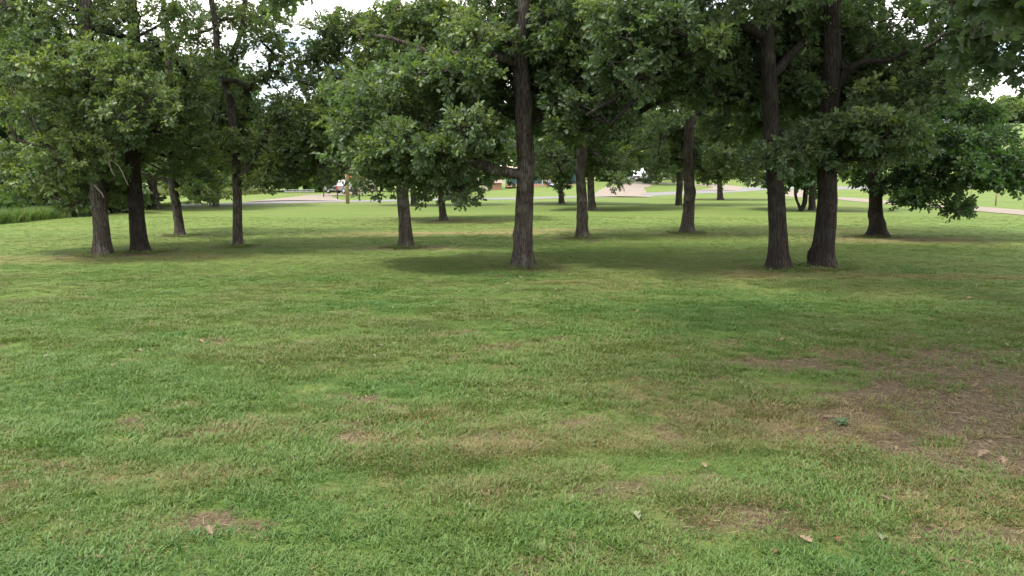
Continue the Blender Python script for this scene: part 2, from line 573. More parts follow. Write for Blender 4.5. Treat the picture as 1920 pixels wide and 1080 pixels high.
def track_mat(name, lo, hi, grass):
    m, nt, b = new_mat(name)
    tc = node(nt, 'ShaderNodeTexCoord')
    f = noise_tex(nt, 1.1, 6, 0.65, tc.outputs['Object'])
    f2 = noise_tex(nt, 22, 4, 0.7, tc.outputs['Object'])
    c = mixc(nt, 0.5, ramp(nt, f, [(0.3, lo), (0.7, hi)]), ramp(nt, f2, [(0.3, lo), (0.7, hi)]))
    if grass:
        g = ramp(nt, noise_tex(nt, 0.55, 4, 0.6, tc.outputs['Object']), [(0.58, (0, 0, 0)), (0.72, (grass,) * 3)])
        c = mixc(nt, g, c, (0.15, 0.17, 0.07))
    nt.links.new(c, b.inputs['Base Color'])
    b.inputs['Roughness'].default_value = 0.95
    b.inputs['Specular IOR Level'].default_value = 0.15
    bump(nt, b, f2, 0.6, 0.02)
    return m


M['asphalt'] = track_mat('worn_asphalt', (0.13, 0.128, 0.128), (0.20, 0.196, 0.192), 0)
M['gravel'] = track_mat('pale_gravel', (0.16, 0.132, 0.110), (0.26, 0.218, 0.185), 0.7)

road_px = [(-150, 399), (120, 391), (270, 386), (480, 381), (640, 377.5), (830, 374), (1000, 371.5), (1200, 368), (1440, 364.5)]
road_pts = [gpx(*p) for p in road_px]
xe, ye = road_pts[-1]
road_pts += [(xe + 16, ye - 2), (xe + 40, ye - 3), (xe + 75, ye + 6)]
strip('road', road_pts, 5.2, M['asphalt'], 0.07, 'pale worn asphalt road crossing behind the trees', 'road')
strip('gravel_lane', [(36.5, 98), gpx(1500, 368.5), gpx(1580, 372), gpx(1700, 383), gpx(1920, 399.5), gpx(2150, 420)], [5, 4.2, 3.6, 3.2, 3.0, 3.0], M['gravel'], 0.10,
      'pinkish gravel lane curving past the spreading dark tree', 'lane')
strip('driveway', [gpx(1160, 370), gpx(1170, 364), (17.6, 106), (19.5, 122), (21, 140)], [7.5, 5.2, 4.6, 3.6, 3], M['gravel'], 0.12,
      'wide pale gravel driveway leading to the white car', 'driveway')
strip('loop_driveway', [(18.5, 112), (24, 113.5), (29, 110), (30.5, 104), gpx(1345, 366)], [3.5, 3.5, 3.5, 4.0, 6.0], M['gravel'], 0.125,
      'curved gravel loop joining the driveway and the road', 'driveway')
strip('truck_driveway', [gpx(560, 378), gpx(580, 371), (-24.6, 95), (-24.0, 108), (-25, 122)], [9, 5, 3.6, 3.6, 3.6], M['gravel'], 0.12,
      'gravel driveway under the parked pickup truck', 'driveway')


# ------------------------------------------------------------------ leaf and twig shapes (shared, instanced over the crowns)
def leaf_verts(L, W, stations, fold, curl, rng):
    """lobed leaf along +X, midrib at y=0, returns verts, quads"""
    vs_, fs = [], []
    for i, (t, w) in enumerate(stations):
        x = t * L
        zc = -curl * t * t * L
        wv = w * W * (0.85 + 0.3 * rng.random())
        vs_.append((x, 0, zc))
        vs_.append((x + 0.04 * L * (w > 0.5), wv, zc + fold * wv))
        vs_.append((x + 0.04 * L * (w > 0.5), -wv, zc + fold * wv))
    for i in range(len(stations) - 1):
        a = i * 3; c = a + 3
        fs.append((a, c, c + 1, a + 1))
        fs.append((a, a + 2, c + 2, c))
    return np.array(vs_), fs


ST_HI = [(0, 0.05), (0.10, 0.22), (0.20, 0.62), (0.27, 0.58), (0.33, 0.24), (0.42, 0.42), (0.52, 1.0), (0.61, 0.96), (0.66, 0.40), (0.76, 0.62), (0.84, 0.66), (0.93, 0.36), (1.0, 0.05)]
ST_LO = [(0, 0.05), (0.24, 0.60), (0.36, 0.26), (0.58, 1.0), (0.70, 0.42), (0.84, 0.62), (1.0, 0.08)]
ST_FAR = [(0, 0.1), (0.45, 0.95), (1.0, 0.15)]


def rot_mat(yaw, pitch, roll):
    return np.array(Matrix.Rotation(yaw, 3, 'Z') @ Matrix.Rotation(-pitch, 3, 'Y') @ Matrix.Rotation(roll, 3, 'X'))


def make_twig(name, seed, n_leaf, L, W, stations, stem_len, mat_leaf, mat_stem, spread=1.0):
    rng = random.Random(seed)
    vs_, fs, mi = [], [], []

    def put(v, f, k):
        b0 = len(vs_)
        vs_.extend([tuple(p) for p in v]); fs.extend([tuple(i + b0 for i in q) for q in f]); mi.extend([k] * len(f))
    # forked stem
    axes = [(0.0, 0.0, stem_len)]
    axes += [(0.75 * spread, 0.15, stem_len * 0.62), (-0.7 * spread, 0.1, stem_len * 0.66)]
    for j, (yw, pt, ln) in enumerate(axes):
        R = rot_mat(yw + rng.uniform(-.2, .2), pt + rng.uniform(-.2, .25), 0)
        o0 = np.array([0 if j == 0 else stem_len * (0.15 + 0.2 * j), 0, 0.0])
        tip = o0 + R @ np.array([ln, 0, 0])
        rr = 0.004
        sq = []
        for p_, r_ in ((o0, rr), (tip, rr * 0.5)):
            for a in range(3):
                an = a * 2.094
                sq.append(p_ + R @ np.array([0, r_ * math.cos(an), r_ * math.sin(an)]))
        put(sq, [(0, 1, 4, 3), (1, 2, 5, 4), (2, 0, 3, 5)], 1)
        m_ = n_leaf // 3 + (n_leaf % 3 if j == 0 else 0)
        for i in range(m_):
            t = 0.25 + 0.75 * (i + 0.6) / m_
            pos = o0 + (tip - o0) * min(t, 1.0)
            side = 1 if i % 2 else -1
            yaw = side * rng.uniform(0.35, 1.25) * (1.15 - 0.5 * t)
            if i >= m_ - 1: yaw = rng.uniform(-0.4, 0.4)
            pitch = rng.uniform(-0.95, 0.75)
            roll = rng.uniform(-1.1, 1.1)
            sc = rng.uniform(0.72, 1.15)
            lv, lf = leaf_verts(L * sc, W * sc, stations, rng.uniform(0.05, 0.4), rng.uniform(-0.1, 0.45), rng)
            Rl = R @ rot_mat(yaw, pitch, roll)
            put([pos + Rl @ (p + np.array([0.012, 0, 0])) for p in lv], lf, 0)
    me = bpy.data.meshes.new(name)
    me.from_pydata(vs_, [], fs)
    me.materials.append(mat_leaf); me.materials.append(mat_stem)
    me.polygons.foreach_set('material_index', mi)
    me.update()
    return bpy.data.objects.new(name, me)     # never linked to the scene: only its mesh is used


TW = {}
TW['oak'] = [make_twig('oak_twig', 10 + i, 16, 0.086, 0.033, ST_LO, 0.19, M['leaf'], M['bark']) for i in range(4)]
TW['broad'] = [make_twig('broad_twig', 30 + i, 13, 0.108, 0.048, ST_LO, 0.24, M['leaf_deep'], M['bark_dark']) for i in range(4)]
TW['close'] = [make_twig('close_twig', 50 + i, 11, 0.125, 0.050, ST_HI, 0.20, M['leaf'], M['bark']) for i in range(4)]
TW['far'] = [make_twig('far_twig', 70 + i, 18, 0.17, 0.075, ST_FAR, 0.40, M['leaf'], M['bark']) for i in range(3)]
TW['farfresh'] = [make_twig('far_fresh_twig', 90 + i, 18, 0.17, 0.075, ST_FAR, 0.40, M['leaf_fresh'], M['bark']) for i in range(3)]
TW['fardeep'] = [make_twig('far_deep_twig', 110 + i, 18, 0.17, 0.075, ST_FAR, 0.40, M['leaf_deep'], M['bark']) for i in range(3)]

GN_CACHE = {}


def scatter_group(key, protos):
    if key in GN_CACHE:
        return GN_CACHE[key]
    ng = bpy.data.node_groups.new('scatter_' + key, 'GeometryNodeTree')
    ng.interface.new_socket('Geometry', in_out='INPUT', socket_type='NodeSocketGeometry')
    ng.interface.new_socket('Geometry', in_out='OUTPUT', socket_type='NodeSocketGeometry')
    N = ng.nodes; Lk = ng.links
    gi = N.new('NodeGroupInput'); go = N.new('NodeGroupOutput')
    join = N.new('GeometryNodeGeometryToInstance')
    for o in protos:
        oi = N.new('GeometryNodeObjectInfo')
        oi.inputs['Object'].default_value = o
        oi.inputs['As Instance'].default_value = False
        Lk.new(oi.outputs['Geometry'], join.inputs[0])
    iop = N.new('GeometryNodeInstanceOnPoints')
    Lk.new(gi.outputs[0], iop.inputs['Points'])
    Lk.new(join.outputs[0], iop.inputs['Instance'])
    iop.inputs['Pick Instance'].default_value = True
    for nm, ty, sock in (('vi', 'INT', 'Instance Index'), ('rot', 'FLOAT_VECTOR', 'Rotation'), ('scl', 'FLOAT', 'Scale')):
        na = N.new('GeometryNodeInputNamedAttribute')
        na.data_type = ty
        na.inputs['Name'].default_value = nm
        if nm == 'rot':
            e2r = N.new('FunctionNodeEulerToRotation')
            Lk.new(na.outputs[0], e2r.inputs[0]); Lk.new(e2r.outputs[0], iop.inputs[sock])
        else:
            Lk.new(na.outputs[0], iop.inputs[sock])
    Lk.new(iop.outputs[0], go.inputs[0])
    GN_CACHE[key] = ng
    return ng


def scatter(name, pts, rot, scl, vi, tint, key, protos, parent=None):
    me = bpy.data.meshes.new(name)
    n = len(pts)
    me.vertices.add(n)
    me.vertices.foreach_set('co', np.asarray(pts, np.float32).ravel())
    for nm, ty, arr, fld in (('rot', 'FLOAT_VECTOR', rot, 'vector'), ('scl', 'FLOAT', scl, 'value'), ('vi', 'INT', vi, 'value'), ('tint', 'FLOAT', tint, 'value')):
        a = me.attributes.new(nm, ty, 'POINT')
        a.data.foreach_set(fld, np.asarray(arr, np.int32 if ty == 'INT' else np.float32).ravel())
    for mt in protos[0].data.materials:
        me.materials.append(mt)
    o = link(name, me, parent)
    md = o.modifiers.new('scatter', 'NODES')
    md.node_group = scatter_group(key, protos)
    return o


# ------------------------------------------------------------------ tree builder
def spline(P, step):
    P = np.asarray(P, float)
    P2 = np.vstack([2 * P[0] - P[1], P, 2 * P[-1] - P[-2]])
    out = []
    for i in range(1, len(P2) - 2):
        p0, p1, p2, p3 = P2[i - 1:i + 3]
        n = max(2, int(np.linalg.norm(p2 - p1) / step))
        for t in np.linspace(0, 1, n, endpoint=False):
            out.append(0.5 * ((2 * p1) + (-p0 + p2) * t + (2 * p0 - 5 * p1 + 4 * p2 - p3) * t * t + (-p0 + 3 * p1 - 3 * p2 + p3) * t ** 3))
    out.append(P2[-2])
    return np.array(out)


def trunk_mesh(path, r_of, flare, nseg, seed, name='trunk'):
    """path from the ground up; ridged bark as real relief"""
    rng = np.random.default_rng(seed)
    m = len(path)
    th = np.linspace(0, 2 * np.pi, nseg, endpoint=False)
    s = np.concatenate([[0], np.cumsum(np.linalg.norm(np.diff(path, axis=0), axis=1))])
    ph = rng.uniform(0, 6.28, 4)
    lob = 0.5 * np.cos(5 * th + ph[0]) + 0.35 * np.cos(3 * th + ph[1]) + 0.25 * np.cos(7 * th + ph[2])
    vs_ = np.zeros((m, nseg, 3))
    top_s = min(s[-1], 6.0)
    knots = [(rng.uniform(0.3, top_s), rng.uniform(0, 6.28), rng.uniform(0.05, 0.11), rng.uniform(0.15, 0.42)) for _ in range(int(3 + top_s * 1.3))]
    sway = np.stack([np.interp(s, np.arange(0, s[-1] + 1.0, 0.7), rng.normal(0, 0.024, len(np.arange(0, s[-1] + 1.0, 0.7)))) for _ in range(2)], 1)
    sway *= np.minimum(1, s / 0.6)[:, None]
    for i in range(m):
        r0 = r_of(s[i])
        fl = 1.35 * flare * np.exp(-s[i] / 0.20) + 0.22 * flare * np.exp(-s[i] / 0.75)
        rr = r0 * (1 + fl * (1 + 0.7 * lob))
        rr = rr * (1 + 0.03 * np.cos(2 * th + s[i] * 0.8 + ph[3]) + 0.035 * (vnoise(th * 1.2 + 5, np.full(nseg, s[i] * 1.1), seed) - 0.5))
        for (ks, kt, kw, ka) in knots:
            da = np.angle(np.exp(1j * (th - kt))) * r0
            g = np.exp(-((s[i] - ks) / kw) ** 2 - (da / kw) ** 2)
            rr = rr + r0 * ka * g - r0 * ka * 0.8 * np.exp(-((s[i] - ks) / (kw * 0.4)) ** 2 - (da / (kw * 0.4)) ** 2)
        u = th * max(r0, 0.05) * 22
        ridg = np.abs(vnoise(u + 0.9 * vnoise(th * 4, np.full(nseg, s[i] * 3), seed + 2), np.full(nseg, s[i] * 3.2), seed + 1) - 0.5) * 2
        rr = rr + min(0.016, r0 * 0.08) * (ridg - 0.5)
        vs_[i, :, 0] = path[i, 0] + sway[i, 0] + rr * np.cos(th)
        vs_[i, :, 1] = path[i, 1] + sway[i, 1] + rr * np.sin(th)
        vs_[i, :, 2] = path[i, 2]
    I = np.arange(m * nseg).reshape(m, nseg)
    J = np.roll(I, -1, axis=1)
    Q = np.stack([I[:-1], J[:-1], J[1:], I[1:]], -1).reshape(-1, 4)
    me = bpy.data.meshes.new(name)
    me.from_pydata([tuple(p) for p in vs_.reshape(-1, 3)], [], [tuple(map(int, q)) for q in Q] + [tuple(int(k) for k in I[-1])])
    me.update()
    return me


class Skel:
    def __init__(self):
        self.p = []; self.par = []; self.minr = []; self.trunk = []

    def add(self, p, par, minr=0.0, trunk=False):
        self.p.append(np.asarray(p, float)); self.par.append(par); self.minr.append(minr); self.trunk.append(trunk)
        return len(self.p) - 1


def build_tree(name, label, base, path, r0, clumps, seed, limbs=(), twig='oak', tint=0.45, flare=0.4, H=12.0,
               group=None, bark='bark', detail=1.0, dens=1.0, cat='tree', extra_trunks=(), leaf_r=0.011, sub=5, limb_min_z=1.5, tint_var=0.45, per_tuft=6):
    """base: world xyz; path: world points of the trunk above the base; clumps: (x,y,z,rc,twig scale)"""
    rng = np.random.default_rng(seed)
    root = empty(name, tuple(base))
    tag(root, label, cat, group)
    base = np.asarray(base, float)
    P = np.vstack([base - np.array([0, 0, 0.12]), base + np.array([0, 0, 0.02]), np.asarray(path)])
    top = P[-1]
    if top[2] < base[2] + H * 0.8:
        k = 3
        for i in range(1, k + 1):
            f = i / k
            z = top[2] + (base[2] + H * 0.86 - top[2]) * f
            P = np.vstack([P, [top[0] + rng.uniform(-.35, .35) * f, top[1] + rng.uniform(-.35, .35) * f, z]])
    path_f = spline(P, 0.10 if detail >= 1 else 0.4)
    s = np.concatenate([[0], np.cumsum(np.linalg.norm(np.diff(path_f, axis=0), axis=1))])
    tot = s[-1]

    def r_of(x):
        return max(0.02, r0 * (1.04 - 0.16 * min(x, 5) / 5 - 0.80 * max(0.0, (x - 4.0) / max(1.0, tot - 4.0)) ** 1.1))
    seg = 40 if detail >= 1 else 14
    tm = trunk_mesh(path_f - base, r_of, flare, seg, seed)
    link('trunk', tm, root, M[bark], True)
    for ex in extra_trunks:
        pf = spline(np.vstack([base, np.asarray(ex['path'])]), 0.2)
        tm2 = trunk_mesh(pf - base, (lambda x, q=ex: max(0.015, q['r'] * (1 - 0.1 * x))), 0.15, 14, seed + 9)
        link('trunk', tm2, root, M[bark], True)
    sk = Skel()
    last = -1
    for i in range(0, len(path_f), max(1, int(0.35 / 0.1) if detail >= 1 else 1)):
        if path_f[i][2] - base[2] < limb_min_z: continue
        last = sk.add(path_f[i], last, r_of(s[i]), True)
    for ex in extra_trunks:
        pf = spline(np.vstack([base, np.asarray(ex['path'])]), 0.4)
        l2 = 0
        for q in pf:
            if q[2] - base[2] > limb_min_z * 0.6:
                l2 = sk.add(q, l2, 0.02, True)
    n_trunk = len(sk.p)
    for lb in limbs:
        pts = spline(lb['pts'], 0.25)
        A = np.array(sk.p)
        cur = int(np.argmin(np.linalg.norm(A - pts[0], axis=1)))
        for i, q in enumerate(pts):
            f = i / (len(pts) - 1)
            cur = sk.add(q + rng.normal(0, 0.012, 3), cur, lb['r0'] * (1 - f) + lb['r1'] * f)
    # leaf tufts of every clump
    cl = sorted(clumps, key=lambda c: math.hypot(c[0] - base[0], c[1] - base[1]) + 0.25 * abs(c[2] - base[2] - 4))
    tufts = []
    for c in cl:
        rc, sc = c[3], c[4]
        nt_ = max(4, int(dens * 18 * (rc + 0.08) ** 2 / sc ** 1.7))
        v = rng.normal(0, 1, (nt_, 3)); v /= np.linalg.norm(v, axis=1)[:, None]
        tufts.append(np.array(c[:3]) + v * (rng.random(nt_) ** 0.40)[:, None] * rc * np.array([1.22, 1.22, 0.34 if twig == 'broad' else 0.62]))
    # connect clumps
    for c, tf in zip(cl, tufts):
        C = np.array(c[:3])
        A = np.array(sk.p)
        d = C - A
        dist = np.linalg.norm(d, axis=1) + 1e-6
        steep = np.maximum(0, (A[:, 2] - C[2]) / dist)
        cost = dist * (1 + 0.55 * steep) + np.where(np.array(sk.trunk), 0.45, 0.0)
        n0 = int(np.argmin(cost))
        L = dist[n0]
        k = max(2, int(L / 0.35))
        up = 0.18 * L
        cur = n0
        side = rng.normal(0, 0.10 * L, 3)
        for i in range(1, k + 1):
            f = i / k
            q = A[n0] + d[n0] * f + (np.array([0, 0, up]) + side) * (4 * f * (1 - f)) * 0.5 + (rng.normal(0, 0.03, 3) if i < k else 0)
            cur = sk.add(q, cur)
        for T in tf[:sub + 2]:
            back = cur
            for _ in range(int(rng.integers(0, 3))):
                if sk.par[back] >= n_trunk: back = sk.par[back]
            B0 = sk.p[back]
            kk = 3
            c2 = back
            sd = rng.normal(0, 0.12 * c[3], 3)
            for i in range(1, kk + 1):
                f = i / kk
                c2 = sk.add(B0 + (T - B0) * f + sd * 4 * f * (1 - f) * 0.5, c2)
    # radii by the pipe model
    n = len(sk.p)
    acc = np.zeros(n)
    kids = [[] for _ in range(n)]
    for i in range(n):
        if sk.par[i] >= 0: kids[sk.par[i]].append(i)
    rad = np.zeros(n)
    for i in range(n - 1, -1, -1):
        v = sum(rad[k] ** 2.3 for k in kids[i])
        rad[i] = max(leaf_r if not kids[i] else v ** (1 / 2.3), sk.minr[i] if not sk.trunk[i] else 0)
        rad[i] = min(rad[i], r0 * 0.62)
    for i in range(n):
        if sk.trunk[i]: rad[i] = sk.minr[i]
    small = MB()
    stack = []
    for i in range(n):
        if not sk.trunk[i] and (sk.par[i] < 0 or sk.trunk[sk.par[i]]):
            stack.append((i, True))
    while stack:
        i, prim = stack.pop()
        start = sk.par[i]
        chain = [start] if start >= 0 else []
        cur = i
        while True:
            chain.append(cur)
            ks = kids[cur]
            if not ks: break
            ks = sorted(ks, key=lambda q: -rad[q])
            for q in ks[1:]:
                stack.append((q, False))
            cur = ks[0]
        pts = np.array([sk.p[q] for q in chain]) - base
        rr = np.array([rad[q] for q in chain])
        if len(chain) > 1: rr[0] = min(rr[0], rr[1] * 1.25)
        if prim and rr[1 if len(rr) > 1 else 0] > 0.022:
            mb = MB(); mb.tube(pts, rr, 9 if detail >= 1 else 6)
            mb.build('limb', M[bark], root, True)
        else:
            small.tube(pts, rr, 5 if rr[0] > 0.02 else 3, cap=False)
    # leaves
    pts, rot, scl, vi, tn = [], [], [], [], []
    protos = TW[twig]
    for c, tf in zip(cl, tufts):
        C = np.array(c[:3]); rc = c[3]; sc = c[4]
        ct = tint + rng.normal(0, tint_var * 0.25) + (c[5] if len(c) > 5 else 0.0)
        k = len(tf)
        per = per_tuft
        Tc = np.repeat(tf, per, axis=0)
        nn = k * per
        v = rng.normal(0, 1, (nn, 3)); v[:, 2] = v[:, 2] * 0.8 + 0.25
        v /= np.linalg.norm(v, axis=1)[:, None]
        p = Tc + v * (rng.random(nn) ** 0.5)[:, None] * 0.13 * sc
        tdir = np.repeat((tf - C) / (rc + 1e-6), per, axis=0)
        dirv = v * 0.8 + tdir * 0.5 + rng.normal(0, 0.2, (nn, 3))
        yaw = np.arctan2(dirv[:, 1], dirv[:, 0])
        pit = np.arctan2(dirv[:, 2], np.hypot(dirv[:, 0], dirv[:, 1])) * 0.8
        rot.append(np.stack([rng.normal(0, 0.6, nn), -pit, yaw], 1))
        pts.append(p)
        scl.append(sc * rng.uniform(0.62, 1.3, nn))
        vi.append(rng.integers(0, len(protos), nn))
        tt = ct + np.repeat(rng.normal(0, 0.13, k) + 0.14 * (tf[:, 2] - C[2]) / (rc + 1e-6), per)  # higher tufts tinted lighter: sheen on the upper leaves put into colour
        tn.append(np.clip(tt + rng.normal(0, 0.06, nn), 0, 1))
    pts = np.concatenate(pts) - base
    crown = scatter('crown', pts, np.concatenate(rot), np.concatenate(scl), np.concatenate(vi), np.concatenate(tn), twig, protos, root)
    crown['kind'] = 'stuff'
    if small.v:
        br = small.build('branches', M[bark], crown, True)
        br['kind'] = 'stuff'
    return root


def px_path(t, D):
    return [at_y(x, y, D) for (x, y) in t]


def blob(rng, cx, cy, rx, ry, d0, d1, n, rc=(0.5, 0.8), sc=1.0, dt=0.0):
    """n leaf clumps in the part of the crown seen around a photo pixel, d0..d1 metres away"""
    out = []
    for _ in range(n):
        while True:
            a, b_ = rng.uniform(-1, 1, 2)
            if a * a + b_ * b_ <= 1: break
        D = rng.uniform(d0, d1)
        p = at_y(cx + a * rx, cy + b_ * ry, D)
        r_ = rng.uniform(*rc)
        out.append((p[0], p[1], p[2], r_, sc, dt))
        if rng.random() < 0.38 and r_ > 0.33:     # loose sprays hanging out of the clump
            v = rng.normal(0, 1, 3); v /= np.linalg.norm(v); v[2] = -abs(v[2]) * 0.8 + 0.1
            out.append((p[0] + v[0] * r_ * 1.45, p[1] + v[1] * r_ * 1.45, p[2] + v[2] * r_ * 1.2, r_ * 0.32, sc, dt + 0.05))
    return out


SEEN = {'D': [(158, 245), (325, 470)], 'F': [(120, 215), (292, 500)], 'G': [(275, 450)], 'H': [(205, 440)], 'I': [(70, 235), (320, 510)], 'J': [(60, 215), (325, 510)], 'B': [(290, 480)], 'E': [(372, 470)], 'K': [(335, 450)], 'A': [(350, 480)], 'C': [(360, 450)]}


def project(p):
    d = np.array([p[0], p[1], p[2] - CAM_H])
    zc = d[1] * CP - d[2] * SP
    yc = d[1] * SP + d[2] * CP
    return 960 + F_PX * d[0] / zc, 540 - F_PX * yc / zc, zc


def clear_trunks(key, clumps, rng):
    out = []
    for c in clumps:
        c = list(c)
        ok = True
        for k, rngs in SEEN.items():
            t = TREES[k]
            px, py, zc = project(c[:3])
            rp = c[3] * F_PX / zc
            pts = np.array([t['base']] + t['path'], float)
            tx = np.interp(-py, -pts[:, 1], pts[:, 0])
            if c[1] < t['D'] + c[3] * 0.8 and abs(px - tx) < rp * 1.1 + t['w'] / 2 and any(a - rp * 0.55 < py < b + rp * 0.55 for a, b in rngs):
                if k == key or t['D'] - c[1] < 2.5:
                    f = (t['D'] + c[3] + rng.uniform(0.1, 0.8)) / c[1]
                    c[0] *= f; c[1] *= f; c[2] = CAM_H + (c[2] - CAM_H) * f
                else:
                    ok = False
        if ok: out.append(tuple(c))
    return out


def dome(rng, cx, cy, z0, z1, R, n, rc=(1.1, 1.6), sc=1.7, low=0.7):
    """n clumps through the upper crown"""
    out = []
    for i in range(n):
        f = (i + rng.random()) / n
        z = z0 + (z1 - z0) * f
        prof = math.sqrt(max(0.05, 1 - abs(2 * f - low) ** 2 / (2 - low) ** 2)) if f > low / 2 else 0.85 + 0.15 * f / (low / 2)
        r = R * prof * math.sqrt(rng.uniform(0.05, 1))
        a = i * 2.39996 + rng.uniform(-.4, .4)
        out.append((cx + r * math.cos(a), cy + r * math.sin(a), z, rng.uniform(*rc), sc))
    return out


